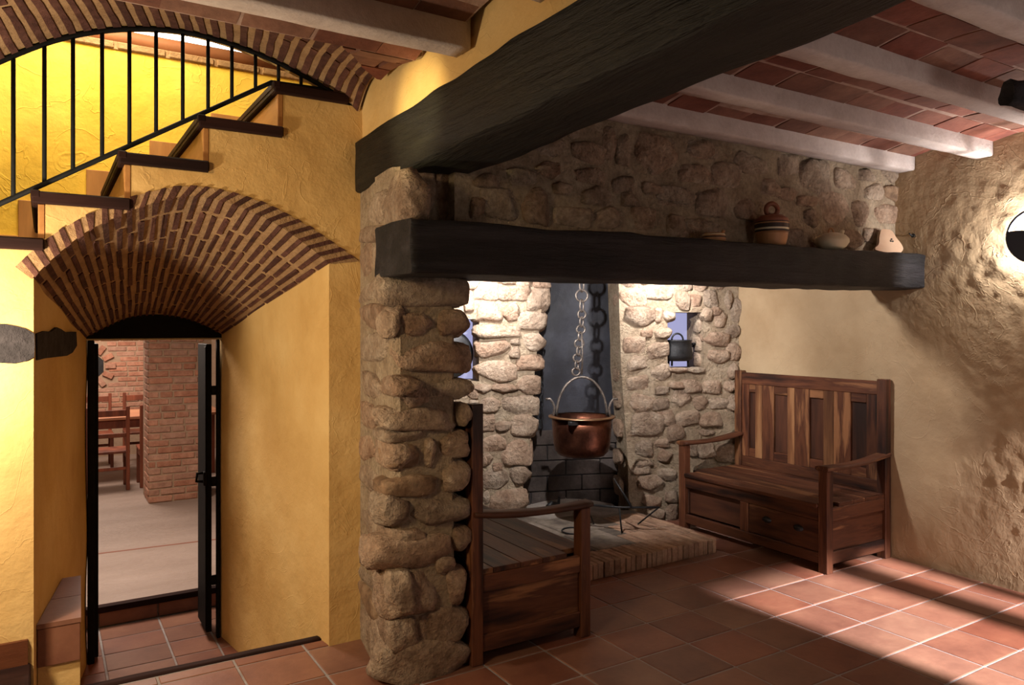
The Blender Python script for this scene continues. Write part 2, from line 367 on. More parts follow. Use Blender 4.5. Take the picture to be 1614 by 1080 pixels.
def px_stones(parent, boxes, p0, n, conv, dep=0.16, proud=0.022, grow=1.14, mats=None, wraps=None):
    n = Vector(n).normalized(); u = Vector((-n.y, n.x, 0)); ang = atan2(u.y, u.x)
    for i, bx in enumerate(boxes):
        x0, y0 = conv(bx[0], bx[1]); x1, y1 = conv(bx[2], bx[3])
        xm, ym = (x0+x1)/2, (y0+y1)/2
        a, c = onplane(x0, ym, p0, n), onplane(x1, ym, p0, n); t, bt = onplane(xm, y0, p0, n), onplane(xm, y1, p0, n)
        wd, ht = (c-a).length*grow, (t.z-bt.z)*grow
        mid = (a+c)/2; mid.z = (t.z+bt.z)/2
        d = min(dep, max(wd, ht)*1.2+0.04); pr = proud*R.uniform(0.6, 1.35)
        put_stone(parent, mid+n*(pr-d/2), wd, ht, d, ang, (mats or {}).get(i, 'stone'))
def cv(ox, oy, s): return lambda x, y: (ox+x/s, oy+y/s)

# ---- floor: grout bed with single terracotta tiles
T, TY = 0.33274, 0.30896
def lineX(j): return (12.3207-j)*T
def lineY(i): return (11.9821-i)*TY
floor_m = mesh_from([], [])
bmf = bmesh.new()
def slab(b, lo, hi):
    r = bmesh.ops.create_cube(b, size=1); s = Vector(hi)-Vector(lo); c = (Vector(hi)+Vector(lo))/2
    bmesh.ops.scale(b, vec=s, verts=r['verts']); bmesh.ops.translate(b, vec=c, verts=r['verts'])
slab(bmf, (-3, -4.5, -0.12), (5.2, 3.80, -0.004)); slab(bmf, (1.30, 3.80, -0.12), (5.2, 6.2, -0.004))
bmf.to_mesh(floor_m); bmf.free()
floor = struct('floor', floor_m, 'grout', 'grey grouted bed under square terracotta floor tiles')
_tile = {}
def clip_poly(poly, a, b):
    """keep the part of poly left of the directed line a->b"""
    def side(p): return (b[0]-a[0])*(p[1]-a[1])-(b[1]-a[1])*(p[0]-a[0])
    out = []
    for i, p in enumerate(poly):
        q = poly[(i+1) % len(poly)]; sp, sq = side(p), side(q)
        if sp >= 0: out.append(p)
        if sp*sq < 0:
            t = sp/(sp-sq); out.append((p[0]+(q[0]-p[0])*t, p[1]+(q[1]-p[1])*t))
    return out
def tile(parent, x0, y0, x1, y1, z, mat='terracotta', th=0.02):
    if x1-x0 < 0.03 or y1-y0 < 0.03: return
    k = (round(x1-x0, 3), round(y1-y0, 3))
    if k not in _tile: m = boxmesh(x1-x0, y1-y0, th, 0.003).copy(); m.materials.clear(); m.materials.append(MAT['terracotta']); _tile[k] = m
    obj('tile', _tile[k], mat, parent, ((x0+x1)/2, (y0+y1)/2, z-th/2), (R.uniform(-.003, .003), R.uniform(-.003, .003), R.uniform(-.006, .006)))
G = 0.0055
for i in range(-4, 9):
    for j in range(-4, 15):
        x1, x0 = lineX(j)-G, lineX(j+1)+G; y1, y0 = lineY(i)-G, lineY(i+1)+G
        px, py = project(((x0+x1)/2, (y0+y1)/2, 0))
        if not (-150 < px < 1950 and 700 < py < 1330): continue
        if x0 < 1.25:
            y1 = min(y1, 3.785)
            if x0 < -0.05: continue
        if x0 > XR or y0 > 4.75: continue
        x1 = min(x1, XR)
        tile(floor, x0, y0, x1, y1, 0.0)
# low landing by the left wall and wooden nosing of the floor edge
land = struct('floor_landing', boxmesh(1.6, 1.2, 0.195, 0.004).copy(), 'grout', 'low tiled landing in front of the lit plaster wall')
land.location = (-0.91, 3.10, 0.0975)
obj('tile', boxmesh(0.33, 0.33, 0.02, 0.003).copy(), 'terracotta', land, (0.63, 0.42, 0.1025))
obj('tile', boxmesh(0.33, 0.33, 0.02, 0.003).copy(), 'terracotta', land, (0.29, 0.42, 0.1025))
box('nosing', (0.735, -0.6, -0.0975), (0.865, 0.6, 0.1155), 'tread_wood', land, 0.006)
nos = struct('trim_floor_edge', rough_bar(1.10, 0.055, 0.05, 20, 12, 0.003, 3), 'tread_wood', 'worn dark wooden nosing on the edge of the tiled floor')
nos.location = (0.66, 3.825, -0.018); nos.rotation_euler = (0, 0, radians(-1.0))

# ---- right wall with trowelled relief
def rw(u, v):
    y = -1.4+u*(6.0+1.4); z = v*2.86-0.01
    p = Vector((7.7, y, z))
    n = 0.008*noise.noise(p*1.1)+0.004*noise.noise(p*3.3)
    rg = max(0.0, 1-hypot((y-2.1)/0.9, (z-2.1)/0.62))+max(0.0, 1-hypot((y-1.9)/0.95, (z-0.85)/0.85))
    n += 0.013*min(rg*2, 1)*max(0, noise.fractal(p*14, 0.9, 2.1, 4))
    return (XR-n, y, z)
wall_right = struct('wall_right', grid_surface(rw, 300, 116), 'plaster_tan', 'tan trowelled plaster wall behind the bench')

# ---- stone chimney breast above the mantel
hood = struct('wall_chimney', prism([(1.58, 1.90), (XR+.02, 1.90), (XR+.02, 2.83), (1.58, 2.83)], YHOOD+0.012, YHOOD+0.24, 'y'), 'mortar', 'rubble stone chimney breast above the mantel beam')
hb1 = [(15,575,130,740),(200,590,300,670),(150,700,285,780),(300,690,420,805),(385,650,530,740),(580,650,660,750),(665,680,800,815),(240,800,375,920),(75,795,215,860),(0,880,45,960),(110,920,185,1000),(185,935,290,1005),(395,845,490,930),(505,760,585,835),(580,800,650,850),(660,830,740,880),(750,825,875,955),(890,860,960,960),(945,780,1025,850),(915,715,985,770),(990,865,1095,950),(1020,690,1100,770),(600,960,670,1045),(850,980,925,1060),(690,890,740,960),(820,720,900,800),(1030,790,1095,850),(940,960,1000,1030)]
px_stones(hood, hb1, (0, YHOOD, 0), (0, -1, 0), cv(1014, 0, 2.69), proud=0.016, mats={26: 'stone_dark'})
hb2 = [(700,225,820,305),(830,95,940,175),(1165,85,1230,215),(1255,95,1405,245),(1480,115,1600,180),(1430,215,1565,290),(985,120,1110,205),(600,320,740,435),(770,315,890,460),(905,385,1050,475),(1020,310,1140,390),(1080,395,1170,480),(1230,395,1330,490),(1345,320,1485,385),(1385,430,1450,500),(1460,450,1590,510),(900,280,975,340),(1150,260,1240,330),(1000,225,1110,290),(1180,330,1260,400),(830,200,930,270),(560,250,680,310),(550,350,600,440),(1280,290,1360,340),(950,40,1010,110),(1110,60,1160,190)]
px_stones(hood, hb2, (0, YHOOD, 0), (0, -1, 0), cv(540, 180, 2.69), proud=0.016)

# ---- slanted back wall of the fireplace alcove
KS = 0.36; NB = Vector((-KS, -1, 0)).normalized(); UL = Vector((-1, KS, 0)).normalized(); PB = Vector((XR, 4.40, 0))
def sback(px, py, off=0): p = onplane(px, py, PB-NB*off, NB); return ((p-PB).dot(UL), p.z)
def b3(s, z, off=0): return PB+UL*s-NB*off+Vector((0, 0, z))
def multi_prism(polys, o0, o1):
    vs, fs = [], []
    for poly in polys:
        n = len(poly); k = len(vs)
        vs += [b3(s, z, o0) for s, z in poly]+[b3(s, z, o1) for s, z in poly]
        fs += [tuple(k+i for i in range(n)), tuple(k+2*n-1-i for i in range(n))]+[(k+i, k+(i+1) % n, k+n+(i+1) % n, k+n+i) for i in range(n)]
    return fixn(mesh_from(vs, fs))
ZT = 2.83
redge = [sback(x, y) for x, y in ((976, 452), (977, 520), (980, 580), (985, 650), (990, 720), (992, 790))]
ledge = [sback(x, y) for x, y in ((858, 452), (852, 520), (850, 580), (842, 640), (838, 690), (828, 740), (822, 800))]
wr = (0.33, 0.655, 1.25, 1.72)                                     # niche in the right part: s0, s1, z0, z1
wl = (2.235, 2.75, 1.17, 1.66)                                     # small window in the left part
right_polys = [[(-.05, -.02), (redge[-1][0], -.02)]+redge[::-1][:3]+[(redge[2][0]+.0, wr[2]), (-.05, wr[2])],
               [(-.05, wr[2]), (wr[0], wr[2]), (wr[0], wr[3]), (-.05, wr[3])],
               [(wr[1], wr[2]), (redge[2][0], wr[2]), (redge[1][0], wr[3]), (wr[1], wr[3])],
               [(-.05, wr[3]), (redge[1][0], wr[3]), (redge[0][0], 1.95), (redge[0][0], ZT), (-.05, ZT)]]
left_polys = [[(ledge[-1][0], -.02), (3.6, -.02), (3.6, wl[2]), (ledge[3][0], wl[2])]+ledge[4:],
              [(ledge[3][0], wl[2]), (wl[0], wl[2]), (wl[0], wl[3]), (ledge[1][0], wl[3])],
              [(wl[1], wl[2]), (3.6, wl[2]), (3.6, wl[3]), (wl[1], wl[3])],
              [(ledge[1][0], wl[3]), (3.6, wl[3]), (3.6, ZT), (ledge[0][0], ZT), (ledge[0][0], 1.93)]]
wall_back = struct('wall_back', multi_prism(right_polys+left_polys, 0.012, 0.36), 'mortar', 'rubble stone back wall of the fireplace alcove')
lp = [(40,90,95,215),(95,45,230,160),(230,60,390,150),(390,70,510,210),(100,160,250,275),(250,175,335,260),(340,215,495,325),(110,290,330,365),(370,340,485,430),(120,370,290,465),(290,410,355,470),(300,365,350,395),(115,485,320,595),(320,455,475,545),(330,570,460,665),(85,615,195,665),(195,615,330,660),(255,680,445,780),(140,690,235,765),(70,700,115,730),(135,775,205,870),(215,810,300,875),(310,790,440,900),(130,895,265,980),(255,925,415,1055),(135,1000,200,1060),(60,640,115,690),(335,20,420,75),(420,15,515,85),(130,-10,240,55),(240,-5,330,60),(30,20,120,90),(200,1050,250,1090)]
px_stones(wall_back, lp, PB, NB, cv(720, 430, 3.485), dep=0.2, proud=0.026)
px_stones(wall_back, [(140,65,275,175),(295,60,405,150),(190,180,385,295),(140,190,180,260),(135,0,165,50),(180,300,300,380)], PB, NB, cv(720, 720, 3.485), dep=0.2, proud=0.026)
rp = [(900,80,1030,180),(1030,75,1195,160),(930,185,1080,300),(1090,195,1130,270),(1130,210,1205,270),(1205,110,1275,200),(1280,120,1345,190),(1365,100,1440,185),(1475,100,1515,200),(1510,140,1570,270),(1405,190,1445,235),(1420,220,1480,300),(1480,285,1555,355),(1015,310,1075,360),(1095,300,1180,360),(920,340,1030,440),(1050,380,1170,470),(1370,330,1495,400),(1385,425,1490,500),(1490,390,1560,480),(940,455,1040,545),(1070,500,1175,590),(940,560,1045,640),(1095,625,1165,675),(1170,600,1245,635),(1245,590,1345,665),(1350,590,1445,670),(1470,600,1540,655),(945,665,1090,775),(1080,690,1165,755),(1185,645,1280,735),(1300,680,1380,755),(1385,690,1490,750),(970,770,1140,910),(1105,760,1200,835),(1210,760,1330,840),(1335,770,1465,845),(1160,840,1255,930),(1325,860,1420,905),(980,925,1080,1005),(1085,915,1170,960),(1110,975,1185,1040),(985,1030,1080,1075),(1325,940,1420,1020),(1430,930,1550,1040),(1200,20,1290,95),(1300,20,1380,100),(1400,10,1480,90),(890,0,1000,75),(1010,0,1120,65),(1490,500,1560,580),(1490,680,1555,760),(1270,940,1320,1010),(1350,200,1400,260),(1300,480,1370,520)]
px_stones(wall_back, rp[:-1], PB, NB, cv(720, 430, 3.485), dep=0.2, proud=0.026)
px_stones(wall_back, [(960,20,1085,95),(1000,105,1125,185),(1010,210,1130,290),(1105,70,1200,130),(1150,195,1215,250),(1150,260,1215,360),(1060,290,1140,340)], PB, NB, cv(720, 720, 3.485), dep=0.2, proud=0.026)
# quoins and side face of the fire opening
NSIDE = UL
for (px, py, h) in ((966, 470, .15), (966, 515, .13), (968, 552, .12), (970, 590, .13), (974, 630, .14), (978, 675, .15), (982, 720, .14), (986, 765, .15)):
    s, z = sback(px, py, 0.12)
    put_stone(wall_back, b3(redge[2][0]-0.02, z, 0.14), 0.05, h, 0.17, atan2(UL.y, UL.x))
for (s, z, w_, h) in ((.345, 1.62, .10, .16), (.345, 1.45, .11, .13), (.34, 1.32, .1, .12)):
    put_stone(wall_back, b3(s-.02, z, 0.13), 0.06, h, 0.15, atan2(UL.y, UL.x))
for (s, w_) in ((.42, .18), (.57, .17)):
    put_stone(wall_back, b3(s, 1.235, 0.05), w_, 0.05, 0.16, atan2(UL.y, UL.x))
# soot-black back of the fire opening: plaster above, blocks below
def soot(u, v):
    s = 0.80+u*1.35; z = v*2.8
    p = b3(s, z, 0.27+0.015*noise.noise(Vector((s*4, z*4, 0)))); return p
fireback = struct('wall_fireback', grid_surface(soot, 40, 60), 'soot_plaster', 'soot-black plaster back of the fireplace')
zb = 0.10
for r_ in range(5):
    hh = 0.128; s = 0.86+(r_ % 2)*0.16
    while s < 2.05:
        wd = 0.30; c = b3(s+wd/2, zb+hh/2, 0.262)
        obj('block', boxmesh(wd-.008, 0.03, hh-.008, 0.005), 'soot_block', fireback, c, (0, 0, atan2(UL.y, UL.x)))
        s += wd
    zb += hh
# windows: lit panes at the back of the two openings
for k, (s0, s1, z0, z1) in enumerate((wr, wl)):
    m = multi_prism([[(s0-.06, z0-.06), (s1+.06, z0-.06), (s1+.06, z1+.06), (s0-.06, z1+.06)]], 0.34, 0.365)
    struct('window_%d' % (k+1), m, 'window_glow', ['pale lavender lit window pane behind the black iron pot', 'pale lavender lit window pane beside the stone pillar'][k])
# side walls and cap of the alcove
struct('wall_alcove', prism([(1.40, 3.72), (1.70, 3.72), (1.70, 6.0), (1.40, 6.0)], -.1, ZT, 'z'), 'plaster_tan', 'plaster side wall of the alcove behind the high-backed bench')

# ---- stone pillar
pil = thing('stone_pillar', 'rubble stone pillar carrying the end of the black mantel beam', 'pillar')
obj('core', prism([(1.352, 3.125), (1.61, 3.125), (1.635, 3.155), (1.635, 3.76), (1.385, 3.76), (1.325, 3.20), (1.328, 3.155)], 0, 2.315, 'z'), 'mortar', pil)
front_n = Vector((0, -1, 0)); side_n = Vector((-0.58, 0.085, 0)).normalized()*1
pf = (0, 3.115, 0); ps = (1.30, 3.125, 0)
C5, C6, C4 = cv(540, 400, 2.69), cv(540, 680, 2.69), cv(540, 180, 2.69)
px_stones(pil, [(190,90,535,225),(245,260,380,350),(410,245,545,350),(245,380,550,500),(385,530,550,615),(245,545,375,665),(190,655,485,745),(495,640,540,725),(215,815,325,915),(350,790,395,905),(415,760,540,860),(200,945,390,1035),(435,880,540,1005),(195,240,240,350),(200,750,330,805)], pf, front_n, C5, dep=0.22, proud=0.024, mats={8: 'stone_dark', 11: 'stone_dark'})
px_stones(pil, [(170,275,285,405),(285,290,545,400),(220,410,360,475),(150,450,440,590),(470,410,540,515),(205,600,395,800),(440,585,525,745),(215,805,330,945),(330,760,525,915),(185,900,530,1085),(400,530,470,600)], pf, front_n, C6, dep=0.22, proud=0.024)
px_stones(pil, [(260,215,390,430),(390,240,470,440),(470,280,550,440)], pf, front_n, C4, dep=0.22, proud=0.024)
px_stones(pil, [(60,215,190,320),(85,340,180,470),(80,510,160,610),(165,520,230,600),(75,640,150,740),(60,760,130,880),(70,900,160,1000),(140,780,200,900),(70,110,180,205)], ps, side_n, C5, dep=0.14, proud=0.016)
px_stones(pil, [(60,470,130,560),(140,570,205,735),(70,660,140,760),(75,770,185,1005),(60,570,135,650),(65,330,150,450)], ps, side_n, C6, dep=0.14, proud=0.016, mats={2: 'stone_dark'})
px_stones(pil, [(175,250,260,460),(110,330,180,460),(75,470,180,540),(130,545,180,700),(75,550,125,700)], ps, side_n, C4, dep=0.14, proud=0.016)

# ---- ochre arch wall
FA = Curve([(-.043, 0, 1.797), (.06, 0, 1.915), (.187, 0, 2.028), (.436, 0, 2.159), (.65, 0, 2.195), (.938, 0, 2.105), (1.226, 0, 1.915)])
FO = Curve([(-.10, 0, 1.845), (.0, 0, 1.955), (.12, 0, 2.050), (.309, 0, 2.161), (.568, 0, 2.24), (.849, 0, 2.205), (1.10, 0, 2.10), (1.372, 0, 1.935)])
RA = Curve([(.205, 0, 1.525), (.334, 0, 1.60), (.456, 0, 1.655), (.593, 0, 1.672), (.749, 0, 1.657), (.883, 0, 1.608), (1.005, 0, 1.54)])
YD = 5.25
def V(a, b):
    p, q = FA(a), RA(a); e = p.lerp(q, b); e.y = YA-.002+(YD+.02-YA)*b
    return e
ZS = [1.762, 1.966, 2.160, 2.360, 2.565, 2.776]; XS = [-.68, -.36, -.043, .277, .600, .938]
steps = [(-2.0, 1.55)]
for x, z in zip(XS, ZS):
    steps += [(x+.045, steps[-1][1]), (x+.045, z-.05)]
steps[0] = (-2.0, steps[1][1])
k = next(i for i, p in enumerate(steps) if abs(p[0]-.322) < 1e-3)
steps[k] = (.322, 2.19); steps.insert(k, (.17, steps[k-1][1]))
k = next(i for i, p in enumerate(steps) if abs(p[0]-.002) < 1e-3)
steps[k] = (.002, 1.985); steps.insert(k, (-.06, steps[k-1][1]))
outer = [(p.x, p.z) for p in [FO(i/30) for i in range(31)]]
poly = [(1.42, -.02), (1.215, -.02), (1.215, 1.925)]+[(1.372, 1.942)]+outer[::-1][1:]+[(-.036, 1.80), (-.036, -.6), (-2.0, -.6)]+steps+[(1.42, ZS[-1]-.05)]
wall_arch = struct('wall_arch', prism(poly, YA, YA+.10, 'y'), 'plaster_ochre', 'ochre trowelled plaster wall around the brick arch and under the stairs')
def splay(p0, p1, zt0, zt1, zlo, seed):
    def fn(u, v):
        x = p0[0]+(p1[0]-p0[0])*u; y = p0[1]+(p1[1]-p0[1])*u; zt = zt0+(zt1-zt0)*u; z = zlo+(zt-zlo)*v
        return (x+0.012*min(1, u*6)*noise.noise(Vector((y*2, z*2, seed))), y, z)
    return grid_surface(fn, 30, 40)
struct('wall_jamb_left', splay((-.037, YA+.001), (.222, YD+.05), 1.82, 1.54, -.5, 4), 'plaster_ochre', 'ochre plaster jamb on the timber stub side of the passage')
struct('wall_jamb_right', splay((1.216, YA+.001), (.99, YD+.05), 1.95, 1.55, -.5, 9), 'plaster_ochre', 'ochre plaster jamb on the pillar side of the passage')
# ---- lower vault of thin bricks
vault = struct('ceiling_passage', grid_surface(lambda u, v: V(u, v), 60, 40), 'arch_mortar', 'low brick vault narrowing towards the iron gate')
def quad_brick(name, pts, nrm, proud, back, mat, parent):
    c = sum(pts, Vector())/len(pts); jit = lambda: Vector((R.uniform(-.004, .004), R.uniform(-.006, .006), R.uniform(-.002, .002)))
    n = len(pts); vs = [p+jit()+nrm*proud-c for p in pts]+[p-nrm*back-c for p in pts]
    fs = [tuple(range(n)), tuple(range(2*n-1, n-1, -1))]+[(i, (i+1) % n, n+(i+1) % n, n+i) for i in range(n)]
    return obj(name, fixn(mesh_from(vs, fs)), mat, parent, c)
NST = 26
ring_back = []
for i in range(NST):
    a0, a1 = (i+0.29)/NST, (i+0.72)/NST
    am = (a0+a1)/2
    # ring brick: face on the wall and first piece of the soffit
    p = [FA(a0), FA(a1), FO(min(1, .005+a1*.99)), FO(min(1, .005+a0*.99))]
    j = [R.uniform(-.006, .006) for _ in range(4)]
    dep = R.choice((.12, .22))
    vs = [Vector((p[k].x+j[k], YA-.010, p[k].z+(-.006 if k < 2 else .004))) for k in range(4)]
    b1 = dep/(YD-YA); q0, q1 = V(a0, b1), V(a1, b1)
    vs += [q0+Vector((0, 0, -.006)), q1+Vector((0, 0, -.006)), Vector((p[2].x, YA+dep, p[2].z)), Vector((p[3].x, YA+dep, p[3].z))]
    c = sum(vs, Vector())/8
    m = fixn(mesh_from([v-c for v in vs], [(0, 1, 2, 3), (7, 6, 5, 4), (0, 4, 5, 1), (1, 5, 6, 2), (2, 6, 7, 3), (3, 7, 4, 0)]))
    obj('brick', m, 'arch_brick', vault, c)
    b = b1+.02
    while b < .97:
        ln = R.uniform(.10, .165); b2 = min(b+ln, .99); w_ = R.uniform(-.1, .1)/NST
        pts = [V(a0+w_, b), V(am+w_, b+R.uniform(-.006, .006)), V(a1+w_, b), V(a1+w_*.5, b2), V(am, b2+R.uniform(-.006, .006)), V(a0+w_*.5, b2)]
        t1, t2 = pts[2]-pts[0], pts[3]-pts[2]; nr = t1.cross(t2).normalized()
        if nr.z > 0: nr = -nr
        quad_brick('brick', pts, nr, 0.006, 0.03, 'arch_brick', vault)
        b = b2+.017
ringm = []
vs, fs = [], []
for i in range(61):
    a = i/60; p, q = FA(a), FO(a); vs += [(p.x, YA-.005, p.z), (q.x, YA-.005, q.z)]
for i in range(60): fs.append((2*i, 2*i+2, 2*i+3, 2*i+1))
obj('mortar_ring', mesh_from(vs, fs), 'arch_mortar', vault)

# ---- lunette of bricks above the stairs
C1 = Curve([(-.62, YA, 2.28), (-.36, YA, 2.53), (-.151, YA, 2.695), (.07, YA, 2.834), (.309, YA, 2.922), (.568, YA, 2.957), (.849, YA, 2.924), (1.10, YA, 2.85), (1.28, YA, 2.77), (1.372, YA, 2.70)])
C2 = Curve([(-.62, 3.35, 2.83), (-.36, 3.16, 2.83), (-.1, 3.05, 2.83), (.15, 3.0, 2.83), (.45, 2.985, 2.83), (.70, 2.99, 2.83), (.90, 3.02, 2.82), (1.06, 3.10, 2.82), (1.22, 3.26, 2.82), (1.36, 3.46, 2.83)])
C2T = [(-1.2, 3.5), (-.62, 3.30), (-.36, 3.14), (-.1, 3.05), (.15, 3.0), (.45, 2.985), (.70, 2.99), (.90, 3.02), (1.06, 3.10), (1.22, 3.26), (1.36, 3.46), (1.40, 3.52)]
def c2(a):
    p = C1(a); x = p.x-.17*min(1, max(0, (1.372-p.x)/.7))
    for (xa, ya), (xb, yb) in zip(C2T, C2T[1:]):
        if xa <= x <= xb: return Vector((x, ya+(yb-ya)*(x-xa)/(xb-xa), 2.828))
    return Vector((x, 3.5, 2.828))
def U(a, b):
    e = C1(a).lerp(c2(a), b); e.z += 0.03*sin(pi*b); return e
lun = struct('ceiling_lunette', grid_surface(U, 60, 16), 'arch_mortar', 'brick lunette curving up over the stair opening')
NL = 38
for i in range(4, NL):
    a0, a1 = (i+.24)/NL, (i+.74)/NL; b = -.01 if i % 2 else -.06
    while b < .97:
        b0 = max(b, -.01); b2 = min(b+R.uniform(.44, .58), .99)
        if b2-b0 > .06:
            k = 4; pts = [U(a0+R.uniform(-.0015, .0015), b0+(b2-b0)*t/k) for t in range(k+1)]+[U(a1+R.uniform(-.0015, .0015), b2-(b2-b0)*t/k) for t in range(k+1)]
            nr = (pts[k]-pts[0]).cross(pts[k+1]-pts[0]).normalized()
            if nr.z > 0: nr = -nr
            c = sum(pts, Vector())/len(pts); n = len(pts)
            vs = [p+nr*.006-c for p in pts]+[p-nr*.03-c for p in pts]
            fs = []
            for t in range(k): fs += [(t, t+1, n-2-t, n-1-t)]
            fs += [(q, (q+1) % n, n+(q+1) % n, n+q) for q in range(n)]
            obj('brick', fixn(mesh_from(vs, fs)), 'arch_brick', lun, c)
        b = b2+.03
up = [(p.x, p.z) for p in [C1(i/40) for i in range(41)]]
struct('wall_upper', prism([(-2.0, 2.28)]+up+[(1.46, 2.70), (1.46, 4.3), (-2.0, 4.3)], YA+.004, YA+.10, 'y'), 'plaster_ochre', 'plaster wall above the stair arch')

# ---- stairwell
struct('wall_stair', prism([(-2.2, 1.9), (2.2, 1.9), (2.2, 3.19), (-2.2, 3.19)], 4.88, 5.05, 'y'), 'plaster_stair', 'bright yellow plaster wall behind the stairs')
struct('wall_stair_top', prism([(-2.2, 3.0), (2.2, 3.0), (2.2, 4.3), (-2.2, 4.3)], 5.55, 5.62, 'y'), 'white_paint', 'white wall lit by the lamp above the stairs')
ledge_o = struct('trim_brick_ledge', prism([(-2.2, 3.19), (2.2, 3.19), (2.2, 3.235), (-2.2, 3.235)], 4.872, 5.04, 'y'), 'arch_mortar', 'thin brick ledge along the top of the yellow wall')
for k in range(13): box('brick', (-.45+k*.27, 4.862, 3.193), (-.45+k*.27+.25, 5.02, 3.232), 'arch_mortar', ledge_o, 0.005)

# ---- ceiling: shallow brick bays between joists
ceil_m = mesh_from([], []); b = bmesh.new()
slab(b, (1.40, -1.6, 2.83), (5.2, 6.2, 2.93)); slab(b, (-3.0, -1.6, 2.83), (1.45, 2.985, 2.93)); slab(b, (1.36, 2.9, 2.83), (1.6, 3.8, 2.93))
b.to_mesh(ceil_m); b.free()
ceiling = struct('ceiling', ceil_m, 'ceiling_mortar', 'terracotta tiled ceiling between pale joists')
def bay(x0, x1, y0, y1, rows, tl, seed, clip=None, zlo=2.745, rise=0.03):
    fz = lambda v: zlo+rise*(1-(2*v-1)**2)
    vs, fs = [], []
    pl = [(x0, y0), (x1, y0), (x1, y1), (x0, y1)]
    for k in range(13):
        v = k/12; y = y0+(y1-y0)*v
        for x in (x0, x1): vs.append((x, y, fz(v)+.0012))
    for k in range(12): fs.append((2*k, 2*k+1, 2*k+3, 2*k+2))
    if not clip: obj('mortar_bed', mesh_from(vs, fs, True), 'ceiling_mortar', ceiling)
    for r_ in range(rows):
        v0, v1 = r_/rows, (r_+1)/rows; ya, yb = y0+(y1-y0)*v0+.006, y0+(y1-y0)*v1-.006
        za, zb_ = fz(v0), fz(v1); x = x0-R.uniform(0, tl)
        while x < x1:
            xa, xb = max(x, x0)+.006, min(x+tl, x1)-.006; x += tl*R.uniform(.94, 1.06)
            if xb-xa < .03: continue
            poly = [(xa, ya), (xb, ya), (xb, yb), (xa, yb)]
            if clip:
                for q in clip: poly = clip_poly(poly, *q) if len(poly) > 2 else poly
                if len(poly) < 3: continue
            cx, cy = sum(p[0] for p in poly)/len(poly), sum(p[1] for p in poly)/len(poly)
            zz = lambda y: za+(zb_-za)*(y-ya)/(yb-ya)
            n = len(poly); j = [R.uniform(-.004, .004) for _ in range(2*n)]; cz = zz(cy)
            vs = [(p[0]-cx+j[i], p[1]-cy+j[n+i], zz(p[1])-cz) for i, p in enumerate(poly)]
            vs += [(v[0], v[1], v[2]+.03) for v in vs]
            fs = [tuple(range(n)), tuple(range(2*n-1, n-1, -1))]+[(i, (i+1) % n, n+(i+1) % n, n+i) for i in range(n)]
            obj('ceiling_tile', fixn(mesh_from(vs, fs)), 'ceiling_tile', ceiling, (cx, cy, cz+R.uniform(-.003, .003)))
JR = [(2.90, 3.02), (2.40, 2.505), (1.845, 1.955), (1.29, 1.40)]
for k in range(3): bay(1.66, XR, JR[k+1][1]-.02, JR[k][0]+.02, 3, 0.275, k)
bay(1.66, XR, .85, 1.31, 3, 0.275, 3)
JL = [(2.515, 2.635), (1.93, 2.05)]
line_c2 = [((1.36+.03, 3.46+.04), (1.06, 3.10)), ((1.5, 3.20), (.75, 2.97))]
bay(-1.3, 1.36, 2.60, 2.985, 3, 0.275, 5)
bay(1.0, 1.36, 2.985, 3.50, 4, 0.22, 6, clip=[((1.37, 3.48), (1.20, 3.23)), ((1.23, 3.27), (.96, 3.02))])
bay(-1.3, 1.36, 2.03, 2.54, 3, 0.275, 7)
bay(-1.3, 1.36, 1.5, 1.95, 3, 0.275, 8)
jl = ['pale plastered ceiling joist lying against the stone chimney breast', 'pale plastered ceiling joist with a free end at the tan wall above the wall lamp', 'pale plastered ceiling joist beside the dark timber peg', 'pale plastered ceiling joist in the tiled bay farthest from the chimney breast']
for k, (y0, y1) in enumerate(JR):
    m = rough_bar(XR-1.55 if k != 1 else XR-1.57, y1-y0, .16, 60, 16, .003, k+20, 14, 4)
    o = obj('ceiling_joist', m, 'joist_plaster', None, ((XR+1.55)/2, (y0+y1)/2, 2.735)); tag(o, jl[k], 'joist', 'pale ceiling joists')
for k, (y0, y1) in enumerate(JL):
    o = obj('ceiling_joist', rough_bar(2.75, y1-y0, .15, 60, 16, .003, k+30, 14, 4), 'joist_plaster', None, (0, (y0+y1)/2, 2.728))
    tag(o, ['pale plastered ceiling joist ending in the ochre plaster above the stairs', 'pale plastered ceiling joist on the stair side of the black beam, away from the lunette'][k], 'joist', 'pale ceiling joists')
# ---- ochre plaster over the big beam
def upst(u, v):
    y = -1.4+u*5.1; z = 2.45+v*.42; return (1.392+0.006*noise.noise(Vector((y*2, z*2, 3))), y, z)
struct('wall_upstand', grid_surface(upst, 80, 8), 'plaster_ochre', 'ochre plaster strip between the black beam and the ceiling')

# ---- beams
bb = obj('ceiling_beam', rough_bar(5.2, .315, .265, 110, 28, .009, 2, 9, 2.2, .01), 'black_timber_y', None, (1.508, 1.10, 2.465), (radians(0), radians(1.1), radians(90)))
tag(bb, 'massive black rough-hewn beam running from the stone pillar under the ceiling', 'beam')
mb = obj('mantel_beam', rough_bar(3.78, .40, .226, 90, 28, .010, 5, 10, 2.5, .008), 'black_timber', None, (3.165, 3.035, 1.951), (0, radians(-0.55), 0))
tag(mb, 'long black hewn mantel beam over the fireplace with pots on it', 'beam')

